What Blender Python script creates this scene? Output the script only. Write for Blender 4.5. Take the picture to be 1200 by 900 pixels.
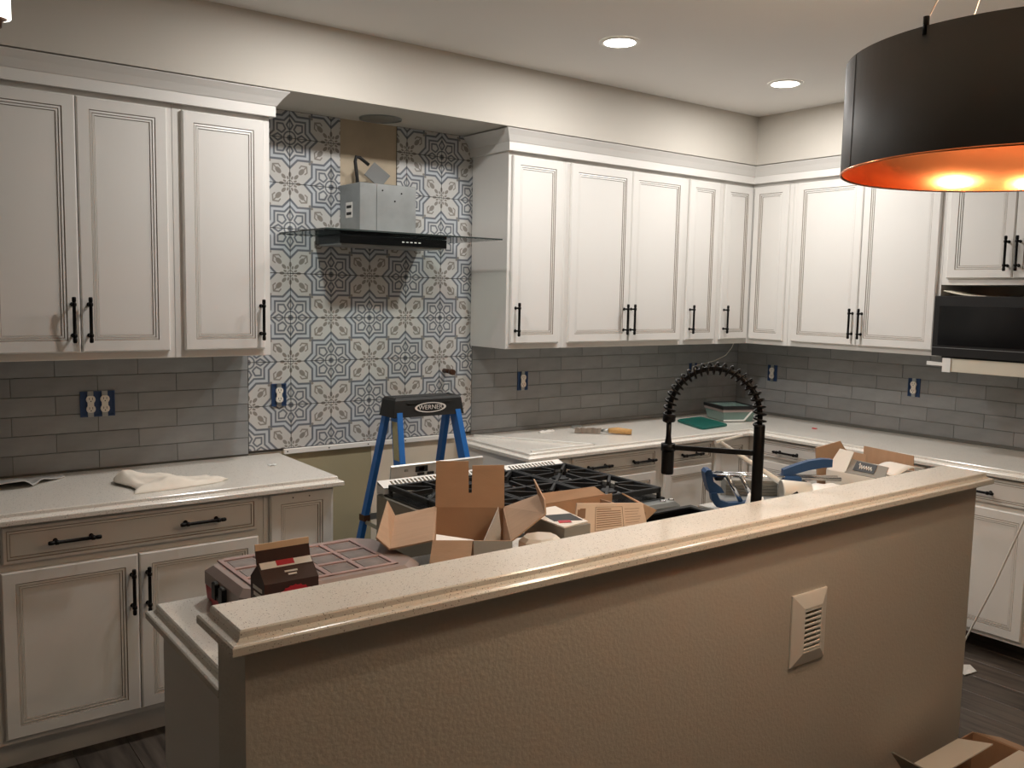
import bpy, bmesh, math, random
from mathutils import Vector, Matrix, noise
random.seed(7)
for o in list(bpy.data.objects): bpy.data.objects.remove(o)
S = bpy.context.scene
COL = S.collection
R = math.radians

# ------------------------------------------------------------------ camera
CAM = Vector((-1.4566, -3.941, 1.6693)); YAW, PITCH, ROLL, FPX = 0.6431, -0.0997, 0.0200, 1047.8
fw = Vector((math.sin(YAW)*math.cos(PITCH), math.cos(YAW)*math.cos(PITCH), math.sin(PITCH)))
rt = Vector((math.cos(YAW), -math.sin(YAW), 0)); up = rt.cross(fw)
c_, s_ = math.cos(ROLL), math.sin(ROLL)
rt2, up2 = rt*c_+up*s_, up*c_-rt*s_
cd = bpy.data.cameras.new('camera'); cam = bpy.data.objects.new('camera', cd); COL.objects.link(cam)
M = Matrix((rt2, up2, -fw)).transposed().to_4x4(); M.translation = CAM
cam.matrix_world = M
cd.sensor_width = 36; cd.lens = FPX/1200*36; cd.clip_start = 0.05
S.camera = cam

# ------------------------------------------------------------------ world, exposure
w = bpy.data.worlds.new('world'); S.world = w; w.use_nodes = True
w.node_tree.nodes['Background'].inputs[0].default_value = (0.9, 0.85, 0.8, 1)
w.node_tree.nodes['Background'].inputs[1].default_value = 0.0
S.view_settings.view_transform = 'Standard'; S.view_settings.look = 'None'
S.view_settings.gamma = 1; S.view_settings.use_curve_mapping = False
S.view_settings.exposure = 0.28
CAN_W = 9.8          # watts of each recessed ceiling light
CAN_COL = (1.0, 0.975, 0.95)


# ------------------------------------------------------------------ room measures
XR = 3.409; ZC = 2.76; ZS = 2.476; DS = 0.40; TS = 0.2032; ZT = 0.9332; ZCT = 0.915
X0, Y0 = -3.2, -7.0

# ------------------------------------------------------------------ materials
MAT = {}
def nodes(name):
    m = bpy.data.materials.new(name); m.use_nodes = True; MAT[name] = m
    nt = m.node_tree; b = nt.nodes['Principled BSDF']
    return m, nt, b
def lin(r, g, b):
    f = lambda c: (c/255/12.92 if c/255 <= .04045 else ((c/255+.055)/1.055)**2.4)
    return (f(r), f(g), f(b), 1)
def N(nt, t, **k):
    n = nt.nodes.new(t)
    for a, v in k.items(): setattr(n, a, v)
    return n
def mat(name, rgb, rough=.5, metal=0, var=.06, scale=6, bump=0, bscale=200, spec=.5, rnd=0, emit=None, trans=0, ior=1.45, stretch=None, coat=0, darkvar=None):
    m, nt, b = nodes(name)
    col = lin(*rgb)
    tc = N(nt, 'ShaderNodeTexCoord')
    src = tc.outputs['Object']
    if stretch:
        mp = N(nt, 'ShaderNodeMapping'); mp.inputs['Scale'].default_value = stretch
        nt.links.new(src, mp.inputs[0]); src = mp.outputs[0]
    nz = N(nt, 'ShaderNodeTexNoise'); nz.inputs['Scale'].default_value = scale; nz.inputs['Detail'].default_value = 4
    nt.links.new(src, nz.inputs['Vector'])
    mx = N(nt, 'ShaderNodeMix', data_type='RGBA')
    d = darkvar if darkvar else tuple(c*(1-2*var) for c in col[:3])+(1,)
    e = tuple(min(1, c*(1+var)) for c in col[:3])+(1,)
    mx.inputs[6].default_value = d; mx.inputs[7].default_value = e
    nt.links.new(nz.outputs[0], mx.inputs[0])
    out = mx.outputs[2]
    if rnd:
        oi = N(nt, 'ShaderNodeObjectInfo')
        hs = N(nt, 'ShaderNodeHueSaturation'); mr = N(nt, 'ShaderNodeMapRange')
        mr.inputs[3].default_value = 1-rnd; mr.inputs[4].default_value = 1+rnd
        nt.links.new(oi.outputs['Random'], mr.inputs[0]); nt.links.new(mr.outputs[0], hs.inputs['Value'])
        nt.links.new(out, hs.inputs['Color']); out = hs.outputs[0]
    nt.links.new(out, b.inputs['Base Color'])
    b.inputs['Roughness'].default_value = rough; b.inputs['Metallic'].default_value = metal
    b.inputs['Specular IOR Level'].default_value = spec; b.inputs['IOR'].default_value = ior
    b.inputs['Transmission Weight'].default_value = trans; b.inputs['Coat Weight'].default_value = coat
    if bump:
        bn = N(nt, 'ShaderNodeTexNoise'); bn.inputs['Scale'].default_value = bscale; bn.inputs['Detail'].default_value = 2
        nt.links.new(src, bn.inputs['Vector'])
        bp = N(nt, 'ShaderNodeBump'); bp.inputs['Strength'].default_value = bump; bp.inputs['Distance'].default_value = .004
        nt.links.new(bn.outputs[0], bp.inputs['Height']); nt.links.new(bp.outputs[0], b.inputs['Normal'])
    if emit:
        b.inputs['Emission Color'].default_value = emit[0]+(1,); b.inputs['Emission Strength'].default_value = emit[1]
    return m
mat('paint', (209, 203, 193), .75, bump=.05, bscale=120, var=.02, scale=2)
mat('ceiling_paint', (237, 234, 230), .8, bump=.06, bscale=150, var=.02, scale=2)
mat('texture_paint', (209, 203, 193), .7, bump=.28, bscale=95, var=.02, scale=3)
mat('olive_paint', (168, 158, 128), .7, bump=.05, bscale=120, var=.03, scale=3)
mat('bare_drywall', (196, 180, 156), .8, var=.18, scale=7)
mat('cabinet_white', (234, 231, 226), .38, var=.015, scale=4, spec=.45)
mat('glaze', (150, 138, 126), .6, var=.1, scale=30)
mat('black_metal', (20, 18, 18), .42, metal=.6, var=.1, scale=40)
mat('tile_grey', (150, 151, 151), .22, var=.13, scale=9, rnd=.09, bump=.12, bscale=22, stretch=(1, 1, 2))
mat('grout', (122, 121, 116), .85, var=.06, scale=40)
mat('grout_dark', (70, 66, 62), .85, var=.06, scale=40)
mat('steel', (190, 192, 190), .38, metal=1, var=.06, scale=8, stretch=(1, 1, 14))
mat('galvanised', (176, 180, 180), .42, metal=.85, var=.12, scale=14)
mat('grey_plate', (140, 141, 140), .5, metal=.4, var=.06)
mat('range_side', (160, 156, 144), .5, metal=.35, var=.06, scale=4)
mat('cast_iron', (40, 41, 43), .55, var=.1, scale=30, bump=.1, bscale=300)
mat('black_enamel', (16, 16, 17), .25, var=.05)
mat('black_plastic', (26, 26, 27), .45, var=.1, scale=25)
mat('black_gloss', (13, 13, 15), .12, var=.03, spec=.6)
mat('microwave_black', (46, 45, 45), .35, var=.04, metal=.3)
mat('white_plastic', (240, 238, 233), .4, var=.02)
mat('ivory_plastic', (236, 230, 218), .4, var=.02)
mat('blue_plastic', (46, 72, 112), .5, var=.1)
mat('cardboard', (182, 150, 123), .85, var=.07, scale=12, bump=.08, bscale=60, stretch=(1, 6, 1))
mat('cardboard_light', (228, 206, 186), .85, var=.05, scale=12)
mat('carton_white', (235, 230, 222), .6, var=.02)
mat('carton_grey', (140, 137, 130), .7, var=.05)
mat('print_dark', (74, 64, 58), .7, var=.05)
mat('print_brown', (150, 118, 94), .8, var=.05)
mat('print_white', (236, 232, 226), .6, var=.02)
mat('print_red', (190, 30, 48), .5, var=.06)
mat('ink_black', (26, 24, 24), .5, var=.05)
mat('chocolate_card', (62, 36, 28), .42, var=.06)
mat('carton_edge', (214, 182, 150), .8, var=.04)
mat('ladder_blue', (40, 112, 190), .45, var=.08, scale=20)
mat('ladder_black', (34, 34, 33), .6, var=.25, scale=18)
mat('sticker', (176, 168, 130), .6, var=.15, scale=60)
mat('cutter_blue', (38, 74, 118), .45, var=.1)
mat('chrome', (215, 216, 218), .16, metal=1, var=.03)
mat('rag_cloth', (250, 241, 227), .95, var=.04, scale=20, bump=.15, bscale=500)
mat('foil', (200, 198, 194), .35, metal=.15, var=.06)
mat('wood_handle', (205, 160, 100), .5, var=.12, scale=14, stretch=(1, 8, 8))
mat('teal_plastic', (20, 98, 88), .45, var=.05)
mat('teal_clear', (120, 146, 138), .2, var=.1)
mat('case_red', (176, 26, 40), .4, var=.05)
mat('case_lid', (168, 152, 147), .28, var=.1, scale=14)
mat('case_pane', (150, 140, 137), .22, var=.22, scale=30)
mat('case_rib', (182, 154, 151), .35, var=.08)
mat('foam', (244, 243, 240), .8, var=.02, bump=.1, bscale=150)
mat('copper', (240, 148, 96), .18, metal=1, var=.08, scale=5)
mat('shade_black', (72, 70, 69), .55, var=.05)
mat('bronze', (92, 66, 52), .4, metal=.7, var=.1)
mat('glass_edge', (58, 66, 64), .15, var=.05)
def clear_glass():
    m, nt, b = nodes('glass')
    tr_ = N(nt, 'ShaderNodeBsdfTransparent'); tr_.inputs[0].default_value = (.93, .97, .955, 1)
    gl = N(nt, 'ShaderNodeBsdfGlossy'); gl.inputs['Roughness'].default_value = .03
    fr = N(nt, 'ShaderNodeFresnel'); fr.inputs[0].default_value = 1.2; mx = N(nt, 'ShaderNodeMixShader')
    nt.links.new(fr.outputs[0], mx.inputs[0]); nt.links.new(tr_.outputs[0], mx.inputs[1]); nt.links.new(gl.outputs[0], mx.inputs[2])
    nt.links.new(mx.outputs[0], nt.nodes['Material Output'].inputs[0]); nt.nodes.remove(b)
clear_glass()
mat('cable_black', (20, 19, 18), .5, var=.05)
mat('wire_white', (222, 216, 206), .5, var=.02)
mat('board_cream', (222, 214, 196), .55, var=.03)
mat('cream_patch', (226, 214, 194), .8, var=.05)
mat('lens', (255, 255, 255), .5, var=0, emit=((1.0, .93, .82), 30))
mat('bulb', (255, 240, 220), .5, var=0, emit=((1.0, .80, .56), 185))
mat('lit_shade', (255, 255, 250), .5, var=0, emit=((1.0, .97, .88), 3))

def quartz(name, base, s1=.0):
    m, nt, b = nodes(name)
    tc = N(nt, 'ShaderNodeTexCoord')
    col = None
    prev = lin(*base)
    def layer(prev_out, scale, thr, colr):
        v = N(nt, 'ShaderNodeTexVoronoi'); v.inputs['Scale'].default_value = scale
        nt.links.new(tc.outputs['Object'], v.inputs['Vector'])
        sx = N(nt, 'ShaderNodeSeparateColor'); nt.links.new(v.outputs['Color'], sx.inputs[0])
        g = N(nt, 'ShaderNodeMath', operation='GREATER_THAN'); g.inputs[1].default_value = thr
        nt.links.new(sx.outputs[0], g.inputs[0])
        l = N(nt, 'ShaderNodeMath', operation='LESS_THAN'); l.inputs[1].default_value = .36
        nt.links.new(v.outputs['Distance'], l.inputs[0])
        mu = N(nt, 'ShaderNodeMath', operation='MULTIPLY'); nt.links.new(g.outputs[0], mu.inputs[0]); nt.links.new(l.outputs[0], mu.inputs[1])
        mx = N(nt, 'ShaderNodeMix', data_type='RGBA'); mx.inputs[7].default_value = lin(*colr)
        nt.links.new(mu.outputs[0], mx.inputs[0])
        if prev_out is None: mx.inputs[6].default_value = prev
        else: nt.links.new(prev_out, mx.inputs[6])
        return mx.outputs[2]
    o = layer(None, 420, .78, (212, 205, 196))
    o = layer(o, 330, .90, (170, 160, 150))
    o = layer(o, 280, .955, (112, 102, 94))
    nt.links.new(o, b.inputs['Base Color'])
    b.inputs['Roughness'].default_value = .19; b.inputs['Specular IOR Level'].default_value = .5
quartz('quartz', (236, 231, 222))

def floor_mat():
    m, nt, b = nodes('plank_wood')
    tc = N(nt, 'ShaderNodeTexCoord'); mp = N(nt, 'ShaderNodeMapping'); mp.inputs['Scale'].default_value = (14, 1.2, 1)
    oi = N(nt, 'ShaderNodeObjectInfo'); ad = N(nt, 'ShaderNodeVectorMath', operation='ADD')
    sc = N(nt, 'ShaderNodeVectorMath', operation='SCALE'); sc.inputs[0].default_value = (37, 51, 0)
    nt.links.new(oi.outputs['Random'], sc.inputs['Scale'])
    nt.links.new(tc.outputs['Object'], ad.inputs[0]); nt.links.new(sc.outputs[0], ad.inputs[1]); nt.links.new(ad.outputs[0], mp.inputs[0])
    nz = N(nt, 'ShaderNodeTexNoise'); nz.inputs['Scale'].default_value = 2.2; nz.inputs['Detail'].default_value = 8; nz.inputs['Distortion'].default_value = .6
    nt.links.new(mp.outputs[0], nz.inputs['Vector'])
    cr = N(nt, 'ShaderNodeValToRGB'); cr.color_ramp.elements[0].position = .3; cr.color_ramp.elements[0].color = lin(52, 45, 40)
    cr.color_ramp.elements[1].position = .75; cr.color_ramp.elements[1].color = lin(112, 101, 91)
    nt.links.new(nz.outputs[0], cr.inputs[0])
    hs = N(nt, 'ShaderNodeHueSaturation'); mr = N(nt, 'ShaderNodeMapRange'); mr.inputs[3].default_value = .7; mr.inputs[4].default_value = 1.3
    nt.links.new(oi.outputs['Random'], mr.inputs[0]); nt.links.new(mr.outputs[0], hs.inputs['Value']); nt.links.new(cr.outputs[0], hs.inputs['Color'])
    nt.links.new(hs.outputs[0], b.inputs['Base Color']); b.inputs['Roughness'].default_value = .45
    bp = N(nt, 'ShaderNodeBump'); bp.inputs['Strength'].default_value = .15; bp.inputs['Distance'].default_value = .002
    nt.links.new(nz.outputs[0], bp.inputs['Height']); nt.links.new(bp.outputs[0], b.inputs['Normal'])
floor_mat()

def pattern_mat():
    m, nt, b = nodes('tile_pattern')
    L = nt.links.new
    def mth(op, a, c=None, clamp=False):
        n = N(nt, 'ShaderNodeMath', operation=op); n.use_clamp = clamp
        for i, v in enumerate((a, c)):
            if v is None: continue
            if isinstance(v, (int, float)): n.inputs[i].default_value = v
            else: L(v, n.inputs[i])
        return n.outputs[0]
    def vec(op, a, c=None, scale=None):
        n = N(nt, 'ShaderNodeVectorMath', operation=op)
        for i, v in enumerate((a, c)):
            if v is None: continue
            if isinstance(v, tuple): n.inputs[i].default_value = v
            else: L(v, n.inputs[i])
        if scale is not None: L(scale, n.inputs['Scale'])
        return n.outputs['Value'] if op in ('DOT_PRODUCT', 'LENGTH') else n.outputs['Vector']
    uv = N(nt, 'ShaderNodeTexCoord').outputs['UV']
    se = N(nt, 'ShaderNodeSeparateXYZ'); L(uv, se.inputs[0]); u, v = se.outputs[0], se.outputs[1]
    flip = mth('GREATER_THAN', mth('ADD', u, v), 1.0)
    u1 = mth('ABSOLUTE', mth('SUBTRACT', u, flip)); v1 = mth('ABSOLUTE', mth('SUBTRACT', v, flip))
    a = mth('MAXIMUM', u1, v1); bb = mth('MINIMUM', u1, v1)
    cb = N(nt, 'ShaderNodeCombineXYZ'); L(a, cb.inputs[0]); L(bb, cb.inputs[1]); P = cb.outputs[0]
    cq = N(nt, 'ShaderNodeCombineXYZ'); L(mth('SUBTRACT', 1.0, a), cq.inputs[0]); L(bb, cq.inputs[1]); Q = cq.outputs[0]
    def seg(p, A, B):
        A = Vector(A+(0,)); B = Vector(B+(0,)); BA = B-A; l2 = BA.length_squared
        d = vec('SUBTRACT', p, tuple(A))
        h = mth('MULTIPLY', vec('DOT_PRODUCT', d, tuple(BA/l2)), 1.0, True)
        n = N(nt, 'ShaderNodeVectorMath', operation='SCALE'); n.inputs[0].default_value = tuple(BA); L(h, n.inputs['Scale'])
        return vec('LENGTH', vec('SUBTRACT', d, n.outputs[0]))
    def mask(d, wdt, soft=.006):
        n = N(nt, 'ShaderNodeMapRange'); n.inputs[1].default_value = wdt-soft; n.inputs[2].default_value = wdt+soft
        n.inputs[3].default_value = 1; n.inputs[4].default_value = 0; L(d, n.inputs[0]); return n.outputs[0]
    sab = mth('ADD', a, bb)
    f1 = mth('MINIMUM', mth('SUBTRACT', a, .37), mth('MULTIPLY', mth('SUBTRACT', sab, .50), .707))
    f2 = mth('MINIMUM', mth('SUBTRACT', a, .475), mth('MULTIPLY', mth('SUBTRACT', sab, .655), .707))
    lenP = vec('LENGTH', P); lenQ = vec('LENGTH', Q)
    lines = [mask(mth('ABSOLUTE', f1), .0215), mask(mth('ABSOLUTE', f2), .0235)]
    for A, B in (((.295, .295), (.295, .16)), ((.295, .16), (.19, .10)), ((.19, .10), (.14, .14)),
                 ((.19, .02), (.28, .075)), ((.28, .075), (.40, .0))):
        lines.append(mask(seg(P, A, B), .020))
    lines.append(mask(mth('ABSOLUTE', mth('SUBTRACT', lenP, .14)), .018)); lines.append(mask(lenP, .065))
    lm = lines[0]
    for l in lines[1:]: lm = mth('MAXIMUM', lm, l)
    # outer connecting line along the tile diagonal region is the flower colour
    def ell(c, ang, ra, rb):
        d = vec('SUBTRACT', Q, c+(0,))
        e1 = vec('DOT_PRODUCT', d, (math.cos(ang)/ra, math.sin(ang)/ra, 0)); e2 = vec('DOT_PRODUCT', d, (-math.sin(ang)/rb, math.cos(ang)/rb, 0))
        return mask(mth('ADD', mth('MULTIPLY', e1, e1), mth('MULTIPLY', e2, e2)), 1.0, .15)
    q4 = math.pi/4
    fl = [ell((.20, 0), 0, .06, .034), ell((.125, .052), R(22), .04, .024), ell((.15, .15), q4, .065, .038), ell((.275, .275), q4, .085, .055),
          mask(seg(Q, (.33, .33), (.40, .40)), .015), mask(seg(Q, (.40, .40), (.41, .27)), .016), mask(seg(Q, (.41, .27), (.36, .23)), .015),
          mask(mth('ABSOLUTE', mth('SUBTRACT', lenQ, .065)), .011), ell((.475, .475), q4, .03, .03)]
    fm = fl[0]
    for l in fl[1:]: fm = mth('MAXIMUM', fm, l)
    band = mth('MULTIPLY', mask(f2, 0.0), mth('SUBTRACT', 1.0, mask(f1, 0.0)))
    inner = mask(f1, 0.0)
    def mix(f, c0, c1):
        n = N(nt, 'ShaderNodeMix', data_type='RGBA')
        if isinstance(f, float): n.inputs[0].default_value = f
        else: L(f, n.inputs[0])
        for i, c in ((6, c0), (7, c1)):
            if isinstance(c, tuple): n.inputs[i].default_value = c
            else: L(c, n.inputs[i])
        return n.outputs[2]
    c = mix(band, lin(208, 207, 204), lin(198, 204, 210))
    c = mix(mth('MULTIPLY', inner, .5), c, lin(206, 210, 212))
    c = mix(mth('MULTIPLY', fm, .85), c, lin(122, 115, 107))
    c = mix(mth('MULTIPLY', lm, .92), c, lin(84, 94, 108))
    nz = N(nt, 'ShaderNodeTexNoise'); nz.inputs['Scale'].default_value = 12; nz.inputs['Detail'].default_value = 3
    L(N(nt, 'ShaderNodeTexCoord').outputs['Object'], nz.inputs['Vector'])
    c = mix(mth('MULTIPLY', nz.outputs[0], .22), c, lin(170, 164, 156))
    L(c, b.inputs['Base Color']); b.inputs['Roughness'].default_value = .35
pattern_mat()

# ------------------------------------------------------------------ mesh builder
class MB:
    def __init__(s): s.v, s.f, s.m, s.sm, s.uv = [], [], [], [], {}
    def face(s, idx, m=0, smooth=False): s.f.append(tuple(idx)); s.m.append(m); s.sm.append(smooth)
    def box(s, x0, x1, y0, y1, z0, z1, m=0, ch=0):
        if x0 > x1: x0, x1 = x1, x0
        if y0 > y1: y0, y1 = y1, y0
        if z0 > z1: z0, z1 = z1, z0
        n = len(s.v)
        if not ch:
            s.v += [(x, y, z) for z in (z0, z1) for y in (y0, y1) for x in (x0, x1)]
            for q in ((0, 2, 3, 1), (4, 5, 7, 6), (0, 1, 5, 4), (2, 6, 7, 3), (0, 4, 6, 2), (1, 3, 7, 5)): s.face([n+i for i in q], m)
            return s
        ch = min(ch, (x1-x0)*.45, (y1-y0)*.45, (z1-z0)*.45)
        def rect(i, z): return [(x0+i, y0+i, z), (x1-i, y0+i, z), (x1-i, y1-i, z), (x0+i, y1-i, z)]
        return s.loft([rect(ch, z0), rect(0, z0+ch), rect(0, z1-ch), rect(ch, z1)], m)
    def loft(s, rings, m=0, smooth=False, caps=True, closed=True, mi=None):
        n = len(s.v); k = len(rings[0])
        for r in rings: s.v += [tuple(p) for p in r]
        for i in range(len(rings)-1):
            mm = mi[i] if mi else m
            for j in range(k if closed else k-1):
                a, b_ = n+i*k+j, n+i*k+(j+1) % k
                s.face((a, b_, b_+k, a+k), mm, smooth)
        if caps:
            s.face([n+j for j in range(k)][::-1], mi[0] if mi else m); s.face([n+(len(rings)-1)*k+j for j in range(k)], mi[-1] if mi else m)
        return s
    def tube(s, pts, r, n=10, m=0, caps=True, smooth=True):
        pts = [Vector(p) for p in pts]; rs = r if isinstance(r, (list, tuple)) else [r]*len(pts)
        rings = []; ref = None
        for i, p in enumerate(pts):
            t = (pts[min(i+1, len(pts)-1)]-pts[max(i-1, 0)]).normalized()
            if ref is None: ref = Vector((0, 0, 1)) if abs(t.z) < .9 else Vector((1, 0, 0))
            a = (ref-t*ref.dot(t)).normalized(); ref = a; b_ = t.cross(a)
            rings.append([p+(a*math.cos(q)+b_*math.sin(q))*rs[i] for q in [2*math.pi*k/n for k in range(n)]])
        return s.loft(rings, m, smooth, caps)
    def lathe(s, prof, c=(0, 0, 0), n=24, m=0, smooth=True, axis='z', caps=True):
        rings = []
        for r, z in prof:
            ring = []
            for k in range(n):
                q = 2*math.pi*k/n; x, y = r*math.cos(q), r*math.sin(q)
                p = {'z': (x, y, z), 'y': (x, z, y), 'x': (z, x, y)}[axis]
                ring.append((c[0]+p[0], c[1]+p[1], c[2]+p[2]))
            rings.append(ring)
        return s.loft(rings, m, smooth, caps)
    def sheet(s, pts, t=.003, m=0):
        pts = [Vector(p) for p in pts]; nrm = (pts[1]-pts[0]).cross(pts[2]-pts[0]).normalized()*t/2
        return s.loft([[p-nrm for p in pts], [p+nrm for p in pts]], m)
    def bar(s, a, b, wx, wy, m=0, ref=(0, 0, 1)):
        a, b = Vector(a), Vector(b); t = (b-a).normalized(); ref = Vector(ref)
        if abs(t.dot(ref)) > .95: ref = Vector((1, 0, 0))
        x = t.cross(ref).normalized()*wx/2; y = x.cross(t).normalized()*wy/2
        return s.loft([[p-x-y, p+x-y, p+x+y, p-x+y] for p in (a, b)], m)
    def grid(s, fn, nx, ny, m=0, t=.003):
        n = len(s.v)
        for lay in (0, 1):
            for j in range(ny+1):
                for i in range(nx+1):
                    p = Vector(fn(i/nx, j/ny)); s.v.append((p.x, p.y, p.z-(t if lay else 0)))
        k = nx+1; o = (nx+1)*(ny+1)
        for j in range(ny):
            for i in range(nx):
                a = n+j*k+i; s.face((a, a+1, a+k+1, a+k), m, True); s.face((a+o, a+k+o, a+k+1+o, a+1+o), m, True)
        for i in range(nx):
            for j in (0, ny):
                a = n+j*k+i; s.face((a, a+1, a+1+o, a+o), m)
        for j in range(ny):
            for i in (0, nx):
                a = n+j*k+i; s.face((a, a+k, a+k+o, a+o), m)
        return s
    def mesh(s, name, mats, off=(0, 0, 0)):
        me = bpy.data.meshes.new(name)
        me.from_pydata([(x-off[0], y-off[1], z-off[2]) for x, y, z in s.v], [], s.f)
        for k in mats: me.materials.append(MAT[k])
        for i, p in enumerate(me.polygons): p.material_index = s.m[i]; p.use_smooth = s.sm[i]
        bm = bmesh.new(); bm.from_mesh(me); bmesh.ops.recalc_face_normals(bm, faces=bm.faces); bm.to_mesh(me); bm.free()
        return me
WL = {}
def wl(o): return WL.get(o.name, Vector((0, 0, 0))) if o else Vector((0, 0, 0))
def put(name, me, parent=None, loc=(0, 0, 0), rot=(0, 0, 0)):
    o = bpy.data.objects.new(name, me); COL.objects.link(o)
    o.location = loc; o.rotation_euler = rot
    if parent: o.parent = parent
    WL[o.name] = wl(parent)+Vector(loc)
    return o
def part(name, mb, mats, parent):                 # mesh given in world coordinates
    if isinstance(mats, str): mats = [mats]
    return put(name, mb.mesh(name, mats, wl(parent)), parent)
def lpart(name, mb, mats, parent, loc=(0, 0, 0), rot=(0, 0, 0)):   # mesh given in the parent's own frame
    if isinstance(mats, str): mats = [mats]
    return put(name, mb.mesh(name, mats), parent, loc, rot)
def tag(o, label=None, cat=None, group=None, kind=None):
    if label: o['label'] = label
    if cat: o['category'] = cat
    if group: o['group'] = group
    if kind: o['kind'] = kind
    return o
def thing(name, label, cat, loc=(0, 0, 0), rotz=0, group=None):
    o = bpy.data.objects.new(name, None); COL.objects.link(o); o.empty_display_size = .05
    o.location = loc; o.rotation_euler = (0, 0, rotz); WL[o.name] = Vector(loc)
    return tag(o, label, cat, group)
def solo(name, mb, mats, label, cat, group=None):
    xs = [p for p in mb.v]; n = len(xs)
    base = (sum(p[0] for p in xs)/n, sum(p[1] for p in xs)/n, min(p[2] for p in xs))
    if isinstance(mats, str): mats = [mats]
    o = put(name, mb.mesh(name, mats, base), None, base); return tag(o, label, cat, group)
def struct(name, mb, mats, label=None):
    if isinstance(mats, str): mats = [mats]
    return tag(put(name, mb.mesh(name, mats)), label, None, None, 'structure')
def offpoly(poly, offs):
    n = len(poly); out = []
    def ln(i):
        a, b = Vector(poly[i]), Vector(poly[(i+1) % n]); d = (b-a).normalized(); nn = Vector((-d.y, d.x))
        return a+nn*offs[i], d
    for i in range(n):
        (p, d), (q, e) = ln(i-1), ln(i)
        cr = d.x*e.y-d.y*e.x; t = ((q-p).x*e.y-(q-p).y*e.x)/cr
        out.append(p+d*t)
    return out
def counter_mb(poly, flags, z0, zt):                # stepped stone edge, poly counter-clockwise
    mb = MB(); prof = [(0.003, 0), (0, .003), (0, .017), (.003, .020), (.013, .022), (.019, .027), (.020, .037), (.023, .040)]
    k = (zt-z0)/.040
    mb.loft([[(p.x, p.y, z0+h*k) for p in offpoly(poly, [d*f for f in flags])] for d, h in prof])
    return mb
def sweep(path, prof):                              # open path, profile of (outward offset, z); outward is on the right of travel
    mb = MB(); pts = [Vector(p) for p in path]; rings = []
    for i, p in enumerate(pts):
        d0 = (p-pts[i-1]).normalized() if i else None; d1 = (pts[i+1]-p).normalized() if i < len(pts)-1 else None
        n0 = Vector((d0.y, -d0.x)) if d0 else None; n1 = Vector((d1.y, -d1.x)) if d1 else None
        if n0 is None: mvec = n1
        elif n1 is None: mvec = n0
        else: mvec = (n0+n1)/(1+n0.dot(n1))
        rings.append([(p.x+mvec.x*o, p.y+mvec.y*o, z) for o, z in prof])
    return mb.loft(rings)
def text_mesh(s, size, ext=.0004, m='print_white', shear=0):
    cu = bpy.data.curves.new('lettering', 'FONT'); cu.body = s; cu.size = size; cu.extrude = ext; cu.align_x = 'CENTER'; cu.align_y = 'CENTER'; cu.shear = shear
    cu.resolution_u = 3
    o = bpy.data.objects.new('lettering_tmp', cu); COL.objects.link(o)
    me = bpy.data.meshes.new_from_object(o.evaluated_get(bpy.context.evaluated_depsgraph_get()))
    bpy.data.objects.remove(o); bpy.data.curves.remove(cu)
    me.materials.clear(); me.materials.append(MAT[m]); return me

# ------------------------------------------------------------------ room shell
floor = struct('floor', MB().box(X0, XR, Y0, 0, -.12, -.012), 'plank_wood')
plank_meshes = {}
x = X0; ci = 0
while x < XR-.01:
    w = min(.18, XR-x); y = 0 - random.uniform(.1, 1.2); ends = [0]
    while y > Y0: ends.append(y); y -= 1.22
    ends.append(Y0)
    for y1, y0 in zip(ends[:-1], ends[1:]):
        l = y1-y0
        key = (round(w, 3), round(l, 3))
        if key not in plank_meshes: plank_meshes[key] = MB().box(0, w-.0015, 0, l-.0015, -.012, 0, 0, .0012).mesh('plank', ['plank_wood'])
        put('plank', plank_meshes[key], floor, (x, y0, 0))
    x += .18; ci += 1
struct('ceiling', MB().box(X0, XR, Y0, 0, ZC, ZC+.1), 'ceiling_paint')
wb = MB().box(X0-.1, XR+.1, 0, .12, 0, ZC+.1)
wall_back = struct('wall_back', wb, 'paint')
wall_right = struct('wall_right', MB().box(XR, XR+.12, Y0, 0, 0, ZC+.1), 'paint')
struct('wall_left', MB().box(X0-.12, X0, Y0, 0, 0, ZC+.1), 'paint')
struct('wall_front', MB().box(X0-.12, XR+.12, Y0-.12, Y0, 0, ZC+.1), 'paint')
struct('wall_soffit_back', MB().box(X0, XR, -DS, 0, ZS, ZC), 'paint')
struct('wall_soffit_right', MB().box(XR-DS, XR, -4.4, -DS, ZS, ZC), 'paint')
# painted wall in the gap left for the range, under the tiles
part('painted_patch', MB().box(.16, 1.14, -.004, 0, 0, ZT-.01), 'olive_paint', wall_back)
part('plaster_patch', MB().box(.625, 1.14, -.006, 0, .30, ZT-.012), 'cream_patch', wall_back)
part('bare_wall_patch', MB().box(.455, .757, -.003, 0, 1.95, ZS), 'bare_drywall', wall_back)
# grout beds
part('grout_bed', MB().box(-1.45, 0, -.005, 0, ZCT, 1.40), 'grout', wall_back)
part('grout_bed', MB().box(6*TS, XR, -.005, 0, ZCT, 1.40), 'grout', wall_back)
g = MB().box(0, .20, -.005, 0, ZT-.01, 1.40, 0); g.box(.0, .455, -.005, 0, 1.40, ZS); g.box(.20, .455, -.005, 0, ZT-.01, 1.40)
g.box(.455, .757, -.005, 0, ZT-.01, 1.95); g.box(.757, 6*TS, -.005, 0, ZT-.01, ZS)
part('grout_bed', g, 'grout_dark', wall_back)
part('grout_bed', MB().box(XR-.005, XR, -2.30, 0, ZCT, 1.40), 'grout', wall_right)
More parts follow.
